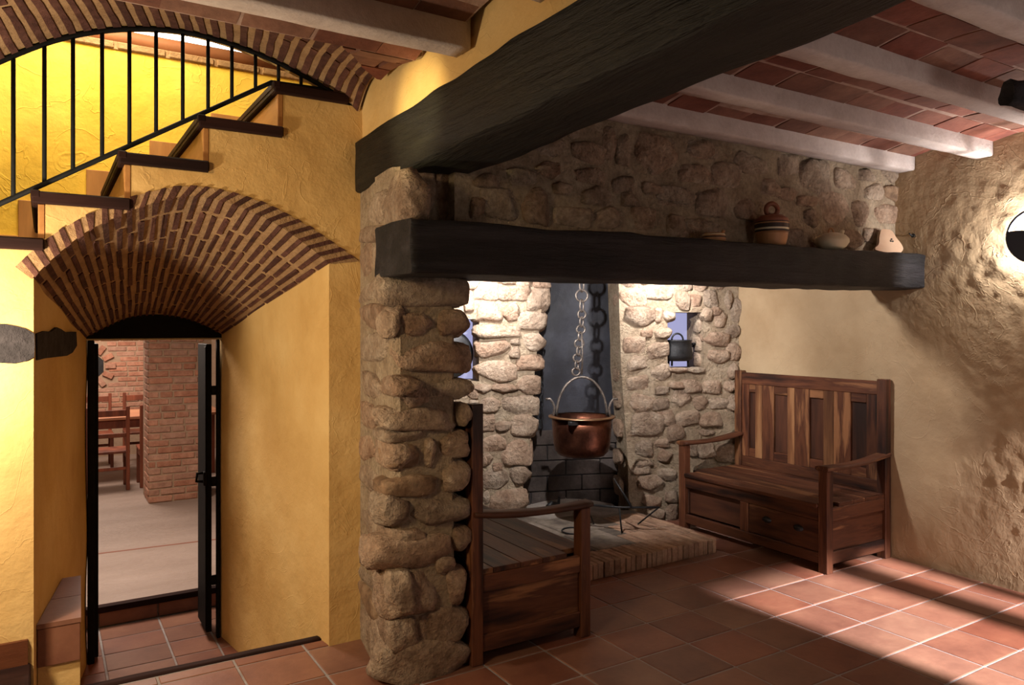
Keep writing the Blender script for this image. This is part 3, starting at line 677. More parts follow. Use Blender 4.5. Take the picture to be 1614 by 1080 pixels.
# ================================================================== STAIRS, RAILING, PASSAGE
st = thing('staircase', 'staircase with dark wooden nosings climbing over the brick arch', 'staircase', (0, 0, 0))
for i in range(len(XS)):
    x0 = XS[i]; x1 = (XS[i+1] if i+1 < len(XS) else 1.33)+.045
    z = ZS[i]
    t = box('tread', (x0, YA-.03, z-.05), (x1 if i+1 < len(XS) else 1.31, 4.88, z), 'tread_wood', st, .006)
    box('nosing', (x0-t.location.x-.004, -.607, -.004), (x0-t.location.x+.03, .60, .029), 'tread_wood', t, .004)
    zl = ZS[i-1] if i else z-.2
    box('riser', (x0+.022, YA-.004, zl), (x0+.047, 4.88, z-.05), 'riser_wood', st, .003)
    box('skirting', (x0-.075, 4.862, zl), (x1-.12 if i+1 < len(XS) else 1.6, 4.879, z+.125), 'skirting_wood', st, .003)
rail = thing('stair_railing', 'black iron railing with an arched top rail above the stairs', 'railing', (0.3, YA+.02, 2.2))
RO = Vector((0.3, YA+.02, 2.2))
def toR(p): return Vector(p)-RO
low = lambda x: 2.102+(x+.151)*(2.783-2.102)/(.938+.151)
def bar(name, pts, r, parent, mat='gate_iron', n=8, **k): return obj(name, tube(pts, r, n), mat, parent, **k)
YR = YA+.015
top_pts = [Vector((p.x, YR, p.z-.012)) for p in [C1(i/48) for i in range(1, 48)]]
bar('top_rail', [toR(p) for p in top_pts], .013, rail)
bar('bottom_rail', [toR((-.62, YR, low(-.62))), toR((.938, YR, low(.938))), toR((1.31, YR, 2.792))], .011, rail)
for px in (21, 70, 115, 161, 204, 246, 288, 328, 365.5, 402.7, 439, 474.5):
    x = ony(px, 200, YR).x; zt = min(top_pts, key=lambda p: abs(p.x-x)).z; zb_ = low(x) if x < .938 else 2.79
    bar('baluster', [toR((x, YR, zb_)), toR((x, YR, zt))], .0085, rail)
for x in (-.27, -.39, -.51):
    zt = min(top_pts, key=lambda p: abs(p.x-x)).z; bar('baluster', [toR((x, YR, low(x))), toR((x, YR, zt))], .0085, rail)
rol = thing('timber_roller', 'round brown timber lying on the brick ledge above the stairs', 'timber', (0.1, 4.97, 3.235))
obj('log', tube([(-1.6, 0, .052), (-.5, 0, .052), (.6, 0, .052), (1.285, 0, .052)], .05, 20), 'roller_brown', rol)
obj('end_cap', tube([(1.285, 0, .052), (1.297, 0, .052)], .043, 20), 'roller_brown', rol)
tl = thing('tube_lamp', 'glowing white tube lamp behind the brown timber above the stairs', 'lamp', (0.45, 5.30, 3.385))
obj('tube', tube([(-1.2, 0, .12), (.95, 0, .12)], .05, 12), 'lamp_glow', tl); box('housing', (-1.25, .05, .02), (1.0, .10, .22), 'white_paint', tl)

# wooden skirting on the left wall
struct('baseboard_left', prism([(-2.0, .208), (-.056, .203), (-.056, .312), (-2.0, .317)], YA-.018, YA, 'y'), 'base_wood', 'brown wooden baseboard on the lit plaster wall')
# timber stub let into the corner of the wall
stub = thing('timber_stub', 'dark weathered timber stub let into the lit wall beside the passage', 'timber', (-.04, YA, 1.45))
SO = Vector((-.04, YA, 1.45))
fp = [ony(x, y, YA) for x, y in ((-70, 508), (-20, 511), (8, 511), (25, 514), (40, 518), (54, 526), (55, 545), (54, 563), (42, 569), (22, 573), (0, 572), (-70, 572))]
obj('front_piece', prism([(p.x-SO.x, p.z-SO.z) for p in fp], -.007, .05, 'y'), 'log_wood', stub)
jn = Vector((1, -.1665, 0)).normalized(); jp = [onplane(x, y, (-.037, YA, 0), jn) for x, y in ((55, 526), (66, 522), (78, 523), (87, 516), (94, 519), (101, 524), (118, 523), (119, 545), (112, 556), (103, 561), (85, 563), (68, 565), (56, 568))]
vs = [p+jn*.008-SO for p in jp]+[p-jn*.05-SO for p in jp]; n = len(jp)
obj('jamb_piece', fixn(mesh_from(vs, [tuple(range(n)), tuple(range(2*n-1, n-1, -1))]+[(i, (i+1) % n, n+(i+1) % n, n+i) for i in range(n)])), 'log_wood', stub)
# tiled ledge in the passage
lg = thing('tiled_ledge', 'small terracotta tiled ledge on an ochre plaster base beside the passage', 'ledge', (0.05, 4.3, -.45))
def LP(x, y, z): return (x-.05, y-4.3, z+.45)
obj('base', prism([LP(-.022, 3.785, 0)[:2], LP(.134, 3.785, 0)[:2], LP(.155, 4.40, 0)[:2], LP(.083, 4.40, 0)[:2]], 0, .77, 'z'), 'plaster_ochre', lg)
for (ya, yb) in ((3.765, 4.08), (4.085, 4.40)):
    u0 = -.037+.1665*(ya-3.7); u1 = -.037+.1665*(yb-3.7)
    obj('tile', prism([LP(u0, ya, 0)[:2], LP(.137+(ya-3.77)*.035, ya, 0)[:2], LP(.137+(yb-3.77)*.035, yb, 0)[:2], LP(u1, yb, 0)[:2]], .77, .79, 'z'), 'terracotta', lg)
box('tile', LP(-.024, 3.768, .155), LP(.135, 3.786, .318), 'terracotta', lg, .003)
# pit floor, riser and cellar floor
pit_m = bpy.data.meshes.new('pit'); b = bmesh.new(); slab(b, (-.4, 3.80, -.6), (1.7, 5.86, -.454)); b.to_mesh(pit_m); b.free()
pit = struct('floor_passage', pit_m, 'grout', 'sunken tiled floor of the passage at the iron gate')
xs = [-.02, .31, .625, .93, 1.25]; ys = [3.86, 4.2, 4.53, 4.85, 5.13, 5.43, 5.845]
xs = [.02, .315, .685, .955, 1.25]; ys = [3.86, 4.16, 4.46, 4.78, 5.08, 5.34, 5.60, 5.84]
for i in range(len(xs)-1):
    for j in range(len(ys)-1): tile(pit, xs[i]+.006, ys[j]+.006, xs[i+1]-.006, ys[j+1]-.006, -.45)
wall_riser = struct('wall_riser', prism([(-2.5, -.6), (4.0, -.6), (4.0, -.36), (-2.5, -.36)], 5.862, 5.95, 'y'), 'grout', 'tiled riser up to the cellar floor')
for i in range(len(xs)-1): box('tile', (xs[i]+.006, 5.845, -.445), (xs[i+1]-.006, 5.863, -.352), 'terracotta', wall_riser, .003)
struct('trim_cellar_step', prism([(-1.0, -.352), (2.5, -.352), (2.5, -.312), (-1.0, -.312)], 5.842, 5.90, 'y'), 'tread_wood', 'dark wooden edge of the cellar step')
struct('floor_cellar', prism([(-4, 5.90), (5, 5.90), (5, 13), (-4, 13)], -.45, -.31, 'z'), 'cellar_floor', 'pinkish grey rough concrete cellar floor')
struct('trim_floor_line', prism([(-2, 7.39), (3, 7.02), (3, 7.05), (-2, 7.42)], -.33, -.3085, 'z'), 'line_tile', 'thin brick-red line set in the cellar floor')

# ---- iron gate
ZL = 1.515
gate = thing('iron_gate', 'black iron gate with two narrow leaves standing open under the vault', 'gate', (.6, YD, -.45))
def GP(x, y, z): return (x-.6, y-YD, z+.45)
box('frame_post', GP(.225, YD-.015, -.45), GP(.262, YD+.03, ZL), 'gate_iron', gate)
box('frame_post', GP(.966, YD-.015, -.45), GP(.985, YD+.03, ZL), 'gate_iron', gate)
box('lintel', GP(.20, YD-.01, ZL), GP(1.02, YD+.03, ZL+.012), 'ceramic_cream', gate)
rap = [(p.x, p.z+.01) for p in [RA(i/24) for i in range(25)]]
obj('panel', prism([GP(x, YD, z)[::2] for x, z in rap]+[GP(1.02, YD, ZL)[::2], GP(.19, YD, ZL)[::2]], .0, .03, 'y'), 'gate_iron', gate)
lf = box('leaf', GP(.250, YD+.03, -.43), GP(.285, YD+.36, ZL-.02), 'gate_iron', gate)
lf2 = box('leaf', GP(.905, YD+.02, -.41), GP(.940, YD+.33, ZL-.03), 'gate_iron', gate)
box('frame_bar', (-.024, -.166, -.93), (-.016, -.10, .93), 'gate_iron', lf2, .002)
box('latch', (-.035, -.168, .02), (-.012, -.12, .11), 'gate_iron', lf2, .004)
obj('handle', tube([(-.02, -.13, .10), (-.07, -.14, .10), (-.075, -.14, .05), (-.03, -.14, .045)], .010, 8), 'gate_iron', lf2)
for z in (-.10, .55, 1.15): 
    hg = box('hinge', GP(.935, YD+.0, z), GP(.972, YD+.03, z+.06), 'gate_iron', gate, .004)

# ---- cellar: brick pier, back wall, furniture
def brick_face(parent, x0, x1, z0, z1, y, course=.0755, length=.255, joint=.016, proud=.012, axis='x', skip=None, bd=.04):
    z = z0; r_ = 0
    while z+course <= z1+.001:
        x = x0-(length*.5 if r_ % 2 else 0)-R.uniform(0, .05)
        while x < x1:
            ln = length*R.choice((.55, 1, 1, 1.02)); xa, xb = max(x, x0), min(x+ln, x1); x += ln
            if xb-xa < .05: continue
            if skip and skip((xa+xb)/2, z+course/2): continue
            m = boxmesh(round(xb-xa-joint, 2), bd, course-joint, .006)
            rz = R.uniform(-.012, .012)
            if axis == 'x': obj('brick', m, 'cellar_brick', parent, ((xa+xb)/2, y-proud*R.uniform(.5, 1.2)+bd/2, z+course/2), (R.uniform(-.01, .01), rz, 0))
            else: obj('brick', m, 'cellar_brick', parent, (y-proud*R.uniform(.5, 1.2)+bd/2, (xa+xb)/2, z+course/2), (0, 0, pi/2))
        z += course; r_ += 1
pier = thing('brick_pier', 'square red brick pier standing on the cellar floor', 'pillar')
obj('core', prism([(.965, 8.975), (1.60, 8.975), (1.60, 9.55), (.965, 9.55)], -.31, 2.6, 'z'), 'cellar_mortar', pier)
brick_face(pier, .955, 1.52, -.31, 1.75, 8.975)
brick_face(pier, 8.99, 9.40, -.31, 1.75, .965, axis='y')
wc = struct('wall_cellar', prism([(-3, -.4), (5, -.4), (5, 3.2), (-3, 3.2)], 12.6, 12.7, 'y'), 'cellar_mortar', 'red brick back wall of the cellar')
nx, nz, nr_ = .55, 1.02, .36
brick_face(wc, .30, 1.60, .25, 1.95, 12.6, skip=lambda x, z: hypot(x-nx, z-nz) < nr_ + .0)
for k in range(9):
    a = radians(-55+k*27.5); r0 = .285
    obj('brick', boxmesh(.14, .05, .075, .006), 'cellar_brick', wc, (nx+cos(a)*r0, 12.585, nz+sin(a)*r0), (0, -a, 0))
obj('niche', lathe([(0.0, -.01), (.21, -.01), (.21, .012)], 8), 'iron', wc, (nx, 12.60, nz), (radians(90), radians(22), 0), label='flat black disc standing in for the shade of a round niche')  # flat black disc, its colour stands in for shade inside a recess
struct('wall_cellar_side', prism([(6.2, -.4), (12.7, -.4), (12.7, 3.2), (6.2, 3.2)], 3.9, 4.0, 'x'), 'cellar_mortar', 'unseen side wall of the cellar, kept to contain the light')  # out of view, kept only to contain the cellar light

ZC = -.31
def chair(x, y, flip, label):
    c = thing('dining_chair', label, 'chair', (x, y, ZC), pi if flip else 0, 'wooden chairs at the cellar table')
    w2 = .205                                             # back side at local -y
    for sx in (-1, 1):
        box('leg', (sx*w2-.02, -.20, 0), (sx*w2+.02, -.16, .98), 'cellar_wood', c); box('leg', (sx*w2-.02, .16, 0), (sx*w2+.02, .20, .45), 'cellar_wood', c)
        box('side_rail', (sx*w2-.012, -.16, .36), (sx*w2+.012, .16, .42), 'cellar_wood', c)
    box('seat', (-w2-.025, -.17, .43), (w2+.025, .22, .465), 'cellar_wood', c, .008)
    for z, h in ((.865, .075), (.62, .05)): box('slat', (-w2+.02, -.19, z), (w2-.02, -.17, z+h), 'cellar_wood', c)
    box('stretcher', (-w2+.02, -.19, .24), (w2-.02, -.17, .275), 'cellar_wood', c)
    return c
chair(.63, 10.05, False, 'red-brown wooden chair with its back to the gate, clear of the brick pier')
chair(1.19, 10.10, False, 'red-brown wooden chair half hidden by the brick pier')
chair(.58, 11.75, True, 'red-brown wooden chair across the table below the round wall niche')
chair(1.17, 11.75, True, 'red-brown wooden chair across the table, hidden mostly by the brick pier')
tb = thing('dining_table', 'long wooden table with a pale top in the cellar', 'table', (.6, 10.85, ZC))
for k in range(4): box('plank', (-1.4, -.46+k*.23, .765), (1.4, -.235+k*.23, .80), 'table_wood', tb)
box('apron', (-1.3, -.42, .66), (1.3, -.39, .765), 'cellar_wood', tb); box('apron', (-1.3, .39, .66), (1.3, .42, .765), 'cellar_wood', tb)
for sx in (-1.3, 1.22):
    for sy in (-.42, .34): box('leg', (sx, sy, 0), (sx+.08, sy+.08, .765), 'cellar_wood', tb)

# ================================================================== HEARTH
hearth = struct('floor_hearth', prism([(2.46, 3.81), (4.05, 3.81), (4.10, 4.75), (2.46, 5.6)], 0, .094, 'z'), 'hearth_slab', 'raised brick-edged hearth')
x = 2.46
while x < 4.04:
    wd = R.uniform(.038, .056); wd = min(wd, 4.065-x)
    h = .10+R.uniform(-.003, .003)
    obj('brick', boxmesh(round(wd-.004, 3), .225, round(h, 3), .004), 'hearth_brick', hearth, (x+wd/2, 3.89+R.uniform(-.004, .004), h/2), (0, 0, R.uniform(-.02, .02)))
    x += wd
for row, (y0, y1, xa) in enumerate(((4.01, 4.225, 3.50), (4.23, 4.445, 3.60), (4.45, 4.66, 3.72))):
    x = xa
    while x < 4.05:
        wd = min(R.uniform(.038, .056), 4.08-x); h = .098+R.uniform(-.003, .003)
        obj('brick', boxmesh(round(wd-.004, 3), round(y1-y0, 3), .05, .004), 'hearth_brick', hearth, (x+wd/2, (y0+y1)/2, h-.025), (0, 0, R.uniform(-.03, .03)))
        x += wd
for (xa, xb, ya, yb) in ((2.47, 2.83, 4.01, 4.45), (2.84, 3.16, 4.01, 4.40), (3.17, 3.49, 4.01, 4.42), (2.84, 3.20, 4.41, 4.85), (3.21, 3.58, 4.43, 4.85), (2.47, 2.83, 4.46, 5.0)):
    box('slab', (xa+.004, ya+.004, .06), (xb-.004, yb-.004, .100), 'hearth_slab', hearth, .005)
def ashf(u, v):
    s = 1.05+u*.85; o = -.25+v*.52
    h = .097+.07*max(0, sin(pi*u))*v*v+.012*noise.noise(Vector((s*8, o*8, 1)))*sin(pi*u)*sin(pi*min(v, .98))-.01*(1-v)
    return b3(s, h, o)
obj('ash', grid_surface(ashf, 30, 16), 'ash', hearth, kind='stuff', label='grey-white wood ash at the back of the hearth')
ring = obj('iron_ring', tube([(cos(k*pi/16)*.09, sin(k*pi/16)*.09, .006) for k in range(32)], .006, 6, True), 'iron', None, onz(905, 838, .10)); tag(ring, 'flat iron ring lying on the hearth slabs', 'ring')
# trivet with handle
q = onz(980, 840, .10)
tv = thing('hearth_trivet', 'black iron trivet with a slanting handle standing on the hearth', 'trivet', q)
ux = Vector((CY, -SY, 0))                                           # across the picture
a = Vector((0, 0, .185))
bar('top_bar', [a-ux*.20+Vector((.0, .10, 0)), a-ux*.02, a+ux*.27], .008, tv, 'iron')
bar('leg', [Vector((0, 0, 0)), a-ux*.018], .006, tv, 'iron')
bar('leg', [Vector((-.02, .30, 0)), a-ux*.20+Vector((0, .10, 0))], .006, tv, 'iron')
bar('leg', [Vector((.26, .12, 0)), a+ux*.27], .006, tv, 'iron')
bar('handle', [a+ux*.07, a+ux*.035+Vector((0, .03, .09)), a-ux*.02+Vector((0, .06, .20))], [.012, .008, .005], tv, 'iron')
bar('grip', [a-ux*.20+Vector((0, .10, 0)), a-ux*.22+Vector((0, .10, .012)), a-ux*.26+Vector((.0, .10, .03))], [.01, .016, .009], tv, 'iron')
q = onz(880, 822, .10)
hk = thing('fire_dog', 'small black iron fire dog with an upturned hook in the ash', 'andiron', b3(1.62, .10, .06))
bar('bar', [(-.06, 0, .05), (-.02, 0, .075), (.05, 0, .06), (.06, 0, .12)], [.018, .02, .016, .010], hk, 'iron'); bar('foot', [(-.04, 0, 0), (-.03, 0, .06)], .012, hk, 'iron'); bar('foot', [(.05, 0, 0), (.05, 0, .06)], .010, hk, 'iron')

# ---- copper cauldron on its chain
PC = Vector((3.363, 4.45, 0.645))
cal = thing('copper_cauldron', 'large hammered copper cauldron hanging over the hearth', 'cauldron', PC)
prof = [(0, 0), (.11, .002), (.165, .014), (.195, .045), (.208, .10), (.216, .20), (.222, .295), (.216, .295), (.208, .20), (.198, .10), (.16, .03), (0, .012)]
obj('body', lathe(prof, 48), 'copper', cal)
obj('rim', lathe([(.214, .290), (.244, .288), (.246, .298), (.214, .302)], 48, False), 'brass_rim', cal)
right = ux; fwd = Vector((SY, CY, 0))
bp = [right*(cos(t)*.185)+Vector((0, 0, .30+sin(t)*.285)) for t in [pi*k/20 for k in range(21)]]
bar('bail', bp, .009, cal, 'chain_iron')
for s in (-1, 1):
    bar('hook', [right*(s*.215)+Vector((0, 0, .27)), right*(s*.205)+Vector((0, 0, .32)), right*(s*.20)+Vector((0, 0, .36)), right*(s*.215)+Vector((0, 0, .40)), right*(s*.235)+Vector((0, 0, .425)), right*(s*.265)+Vector((0, 0, .42))] , .009, cal, 'chain_iron')
box('ear', (-.215, -.16, .255), (-.12, -.12, .285), 'iron', cal, .004, rot=(0, 0, 0))
ch = thing('pot_chain', 'iron chain of mixed ring and oval links hanging in the fireplace', 'chain', PC+Vector((0, 0, .60)))
def link(c, rx, rz, r, turn):
    pts = [(cos(t)*rx, 0, sin(t)*rz) for t in [2*pi*k/20 for k in range(20)]]
    obj('link', tube(pts, r, 6, True), 'chain_iron', ch, c, (0, 0, turn))
face = -YAW
z = .03; k = 0
zz = 1.23
seq = [(.026, .026), (.02, .03), (.028, .028), (.019, .032), (.03, .03), (.02, .03), (.028, .028), (.02, .034), (.026, .03), (.022, .042), (.040, .042), (.026, .042), (.036, .036), (.022, .045), (.036, .036), (.022, .045), (.036, .036), (.022, .045), (.036, .036), (.022, .045), (.036, .036), (.022, .045), (.036, .036), (.022, .045)]
z = .0
for k, (rx, rz) in enumerate(seq):
    z += rz*.88
    off = -.045*max(0, 1-z/.40)
    link(right*off+Vector((0, 0, z)), rx*1.15, rz*1.05, .0075, face+(0.25 if k % 2 == 0 else 0.95))
    z += rz*.88
    if z > 1.45: break
bar('rod', [Vector((0, 0, -.0)), right*.005+Vector((0, 0, .16)), right*.0+Vector((0, 0, .31))], .006, ch, 'chain_iron')
zt = z+PC.z+.585
bar('hanger', [Vector((0, 0, z)), Vector((0, 0, z+.1)), Vector((0, .5, z+.12))], .012, ch, 'iron')
# slack chain at the side
sc = thing('side_chain', 'thin black chain hanging against the left edge of the fireplace opening', 'chain', b3(1.70, .78, .14))
for k in range(13):
    pts = [(cos(t)*.018, 0, sin(t)*.032) for t in [2*pi*q/14 for q in range(14)]]
    obj('link', tube(pts, .005, 6, True), 'iron', sc, (0, 0, .03+k*.052), (0, 0, face+(0 if k % 2 else 1.3)))

# ---- iron pots in the two openings
def iron_pot(name, label, loc, R_, Hh, rot):
    p = thing(name, label, 'pot', loc, rot)
    pr = [(0, .0), (R_*.75, .004), (R_*1.0, Hh*.12), (R_*1.02, Hh*.3), (R_*.95, Hh*.7), (R_*.93, Hh*.94), (R_*1.0, Hh), (R_*.93, Hh), (R_*.88, Hh*.7), (R_*.9, Hh*.2), (0, Hh*.08)]
    obj('body', lathe([(r, z+.045) for r, z in pr], 32), 'iron', p)
    for k in range(3):
        t = radians(90+120*k); bar('leg', [(cos(t)*R_*.75, sin(t)*R_*.75, 0), (cos(t)*R_*.72, sin(t)*R_*.72, .06)], .009, p, 'iron')
    bar('handle', [(cos(t)*.05, -R_*.2, Hh*1.0+.045+sin(t)*.055) for t in [pi*k/12 for k in range(13)]], .008, p, 'iron')
    bar('side_handle', [(R_*.95, 0, Hh*.8+.045), (R_*1.22, .0, Hh*.82+.045), (R_*1.22, .03, Hh*.7+.045), (R_*.95, .03, Hh*.7+.045)], .010, p, 'iron')
    return p
c = b3(.525, 1.262, .13)
iron_pot('iron_pot', 'black three-legged iron pot standing in the small stone niche', c, .135, .18, -0.4)
pan = thing('iron_pan', 'round black iron pan leaning in the window opening behind the pillar', 'pan', b3(2.455, 1.175, .14))
obj('disc', lathe([(0, 0), (.17, .0), (.195, .03), (.20, .03), (.175, -.006), (0, -.006)], 36), 'iron', pan, (0, 0, .20), (radians(84), 0, atan2(UL.y, UL.x)))
bar('handle', [(0, .02, .38), (0, .04, .47)], .010, pan, 'iron')

# ================================================================== POTTERY ON THE MANTEL
def ZM(x): return 1.951+.115+(x-3.165)*sin(radians(.55))+.002
YM = 2.925
jar = thing('striped_jar', 'brown earthenware jar with dark and cream bands and a ring handle', 'jar', (3.585, YM, ZM(3.585)))
obj('body', lathe([(0, 0), (.075, 0), (.084, .03), (.090, .06), (.092, .075)], 32), 'ceramic_tan', jar)
for r0, r1, z0, z1, mname in ((.092, .0945, .075, .086, 'ceramic_dark'), (.0945, .096, .086, .096, 'ceramic_cream'), (.096, .097, .096, .12, 'ceramic_dark'), (.097, .097, .12, .127, 'ceramic_tan'), (.097, .096, .127, .133, 'ceramic_dark')):
    obj('band', lathe([(r0, z0), (r1, z1)], 32, False), mname, jar)
obj('shoulder', lathe([(.096, .133), (.088, .155), (.06, .172), (.03, .176), (0, .176)], 32), 'ceramic_red', jar)
bar('ring_handle', [right*(cos(t)*.034)+Vector((0, 0, .205+sin(t)*.036)) for t in [2*pi*k/24 for k in range(25)]], .014, jar, 'ceramic_red')
pot = thing('cream_pot', 'squat cream glazed pot with a small neck on the mantel', 'pot', (4.14, YM, ZM(4.14)))
obj('body', lathe([(0, 0), (.06, 0), (.085, .018), (.102, .045), (.100, .062), (.08, .085), (.045, .10), (.02, .104), (0, .104)], 36), 'ceramic_cream', pot)
bar('spout', [right*.055+Vector((0, 0, .085)), right*.068+Vector((0, 0, .118))], [.014, .012], pot, 'ceramic_cream')
bar('loop_handle', [right*(-.005+cos(t)*.016)+Vector((0, 0, .102+sin(t)*.028)) for t in [pi*k/12 for k in range(13)]], .006, pot, 'ceramic_tan')
bw = thing('banded_bowl', 'small banded clay bowl lying low on the mantel', 'bowl', (3.11, YM, ZM(3.11)-.004))
obj('body', lathe([(0, 0), (.062, 0), (.066, .022), (.060, .040), (.052, .046), (.0, .046)], 28), 'ceramic_tan', bw)
obj('band', lathe([(.0665, .020), (.0655, .027)], 28, False), 'ceramic_dark', bw); obj('band', lathe([(.0625, .034), (.060, .040)], 28, False), 'ceramic_cream', bw)
bar('spout', [right*.045+Vector((0, 0, .04)), right*.055+Vector((0, 0, .062))], .010, bw, 'ceramic_tan')
pl = thing('pottery_plaque', 'pear-shaped peach clay plaque with three black dots leaning on the mantel', 'plaque', (4.735, YM+.0, ZM(4.735)))
pp = Curve([(-.02, .165, 0), (.035, .155, 0), (.06, .105, 0), (.088, .06, 0), (.095, .02, 0), (.06, -.002, 0), (-.03, .004, 0), (-.088, .02, 0), (-.085, .035, 0), (-.06, .06, 0), (-.05, .11, 0), (-.035, .155, 0), (-.02, .165, 0)])
ppts = [(p.x, p.y) for p in [pp(i/40) for i in range(40)]]
rotp = (radians(-14), 0, -YAW)
def onp(x, z, o): return (right*x)+Vector((0, 0, z))+fwd*(o+z*.25)
o = obj('plate', prism(ppts, -.010, .010, 'y'), 'ceramic_peach', pl, fwd*.0+Vector((0, 0, .003)), rotp)
obj('rim', prism([(x*1.03, z*1.02-.001) for x, z in ppts], .010, .024, 'y'), 'ceramic_cream', pl, Vector((0, 0, .003)), rotp)
for (dx, dz) in ((.028, .092), (.020, .080), (.034, .078)):
    obj('dot', lathe([(0, 0), (.0055, 0), (.0055, .003), (0, .003)], 10), 'dot_black', o, (dx, -.0095, dz), (radians(90), 0, 0))

# ================================================================== BENCHES
def bench(label, loc, rotz, group=None):
    """settle: local x from -.35 (front) to .35 (back), y from -.67 to .67"""
    b_ = thing('settle_bench', label, 'bench', loc, rotz)
    D, Ln = .35, .67; ZB = 1.235
    X = lambda n, lo, hi, m='bench_wood_z', p=b_, bv=.004, **k: box(n, lo, hi, m, p, bv, **k)
    for sy in (-1, 1):
        y0, y1 = sorted((sy*Ln, sy*(Ln-.068)))
        X('post', (-D, y0, 0), (-D+.062, y1, .665)); X('post', (D-.062, y0, 0), (D, y1, ZB))
        arm = rough_bar(.70, .092, .032, 16, 12, .002, 50+sy, 12, 3)
        for v in arm.vertices:
            t = (v.co.x+.35)/.70; v.co.z += .035*t*t-.012*sin(pi*t)
        obj('armrest', arm, 'bench_wood_x', b_, (-.012, sy*(Ln-.036), .680))
        X('end_rail', (-D+.062, min(sy*(Ln-.008), sy*(Ln-.04)), .335), (D-.062, max(sy*(Ln-.008), sy*(Ln-.04)), .42), 'bench_wood_x')
        X('end_panel', (-D+.062, min(sy*(Ln-.022), sy*(Ln-.045)), .13), (D-.062, max(sy*(Ln-.022), sy*(Ln-.045)), .335), 'bench_wood_x')
        X('end_rail', (-D+.062, min(sy*(Ln-.008), sy*(Ln-.04)), .055), (D-.062, max(sy*(Ln-.008), sy*(Ln-.04)), .135), 'bench_wood_x')
    wds = [.155, .15, .13, .155, .13]; x = -D-.012
    for k, wd in enumerate(wds):
        X('seat_board', (x, -Ln+.07 if k == 0 else -Ln+.012, .42), (x+wd-.002, Ln-.07 if k == 0 else Ln-.012, .447), 'bench_wood_y', bv=.003); x += wd
    yA, yB = -Ln+.068, Ln-.068; ym = .02
    X('front_rail', (-D+.006, yA, .335), (-D+.035, yB, .42), 'bench_wood_y'); X('front_rail', (-D+.006, yA, .055), (-D+.035, yB, .125), 'bench_wood_y')
    X('stile', (-D+.008, ym-.038, .125), (-D+.035, ym+.038, .335))
    dr = X('drawer', (-D+.014, yA, .128), (-D+.04, ym-.04, .332), 'bench_wood_y')
    for yy in (-.13, .13):
        cup = obj('pull', lathe([(0, .022), (.016, .020), (.028, .010), (.032, 0)], 20, False), 'iron', dr, (-.013, yy, .02), (0, radians(-90), 0), (.7, 1.2, 1))
    X('back_panel', (-D+.05, ym+.04, .128), (-D+.06, yB, .332), 'bench_shade_y')  # recess back in darkened wood colour, standing in for deep shade
    X('reveal', (-D+.03, yB-.012, .128), (-D+.06, yB, .332), 'bench_dark_z')
    # back of frame and panels
    X('top_rail', (D-.052, yA, 1.125), (D-.014, yB, 1.22), 'bench_wood_y'); X('bottom_rail', (D-.052, yA, .447), (D-.014, yB, .53), 'bench_wood_y')
    fr = [(400, 440, 's'), (440, 476, 'p'), (476, 516, 'l'), (516, 580, 's'), (580, 652, 'p'), (652, 690, 'l'), (690, 765, 's'), (765, 832, 'p'), (832, 880, 'l'), (880, 958, 's'), (958, 1027, 'p'), (1027, 1075, 's')]
    for f0, f1, t in fr:
        ya, yb = yB-(f1-400)/675*(yB-yA), yB-(f0-400)/675*(yB-yA)
        if t == 'p': 
            X('panel', (D-.030, ya, .60), (D-.018, yb, 1.06), 'bench_dark_z')
            X('cross_rail', (D-.046, ya, 1.06), (D-.016, yb, 1.125), 'bench_wood_y'); X('cross_rail', (D-.046, ya, .53), (D-.016, yb, .60), 'bench_wood_y')
        else: X('back_board', (D-.048, ya+.001, .53), (D-.016, yb-.001, 1.125), 'bench_light_z' if t == 'l' else 'bench_wood_z', bv=.003)
    return b_
bench('dark streaked wooden settle bench with drawers against the tan plaster wall', (4.635, 3.73, 0), 0)
bench('dark streaked wooden settle bench standing behind the stone pillar', (2.055, 3.775, 0), pi)

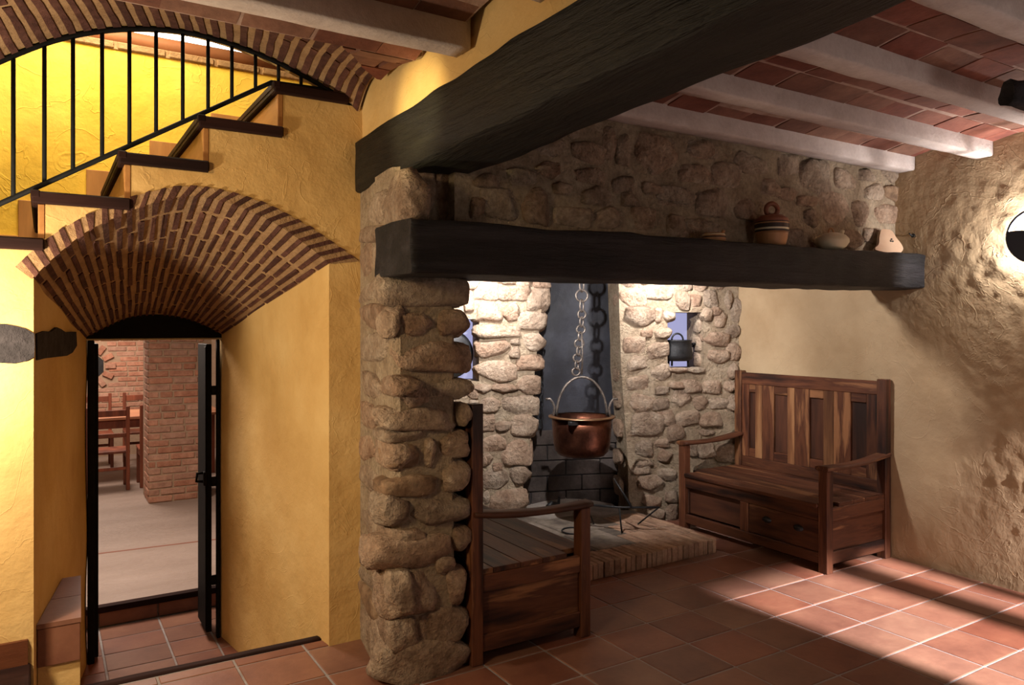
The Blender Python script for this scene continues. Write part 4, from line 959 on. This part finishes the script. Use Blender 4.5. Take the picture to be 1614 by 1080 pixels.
# ================================================================== RIGHT WALL FITTINGS
YSC, ZSC = 2.12, 2.13
sco = thing('wall_lamp', 'round dark metal wall lamp glowing against the tan plaster', 'lamp', (XR, YSC, ZSC))
obj('ring', tube([(-.11, cos(t)*.155, sin(t)*.155) for t in [2*pi*k/40 for k in range(40)]], .008, 8, True), 'sconce_metal', sco)
hp = [(cos(t)*.152, sin(t)*.152) for t in [pi+.0+(pi)*k/24 for k in range(25)]]
obj('shade', prism([(y, z+.035 if k in (0, 24) else z) for k, (y, z) in enumerate(hp)], -.125, -.115, 'x'), 'sconce_metal', sco)
bar('arm', [(-.11, 0, -.14), (-.05, 0, -.12), (-.005, 0, -.10)], .012, sco, 'sconce_metal')
obj('back_plate', lathe([(0, 0), (.05, 0), (.05, .012), (0, .012)], 24), 'sconce_metal', sco, (-.014, 0, -.10), (0, radians(90), 0))
obj('bulb', lathe([(0, -.02), (.014, -.014), (.02, 0), (.014, .014), (0, .02)], 16), 'lamp_glow', sco, (-.06, 0, -.08))
lamp('wall_lamp_light', 'POINT', (XR-.05, YSC, ZSC), 48, WHITE, 0.02)
pg = thing('timber_bracket', 'dark rough timber bracket hanging from the tiled ceiling', 'timber', (3.50, 1.46, 2.66))
obj('arm', rough_bar(.42, .085, .10, 16, 14, .018, 61, 3, 8, .02), 'log_wood', pg, (.0, .0, -.16), (0, radians(14), radians(-25)))
obj('hanger', rough_bar(.18, .05, .05, 8, 12, .006, 63, 3, 8), 'log_wood', pg, (.12, -.05, -.06), (0, radians(90), 0))
hook = thing('wall_hook', 'small black iron hook in the tan wall beside the clay plaque', 'hook', (XR-.006, 2.905, 2.215))
bar('spike', [(.02, 0, 0), (-.03, 0, 0), (-.05, 0, .012)], .005, hook, 'iron'); bar('nail_head', [(-.004, 0, .0), (-.010, 0, .0)], .014, hook, 'iron')

# ---- unseen wall behind the camera, its slots added to shape the daylight streaks
def rect(b, x0, x1, z0, z1): slab(b, (x0, -1.45, z0), (x1, -1.35, z1))
m = bpy.data.meshes.new('front'); b = bmesh.new()
rect(b, 1.6, 3.74, 0, 2.83); rect(b, 4.215, 4.36, 0, 2.83); rect(b, 4.50, 4.575, 0, 2.83); rect(b, 4.63, 5.1, 0, 2.83); rect(b, 3.74, 4.215, 2.52, 2.83); rect(b, 4.36, 4.50, 2.52, 2.83)
b.to_mesh(m); b.free(); struct('wall_front_slots', m, 'plaster_tan', 'unseen plaster wall with slots added to shape the daylight')
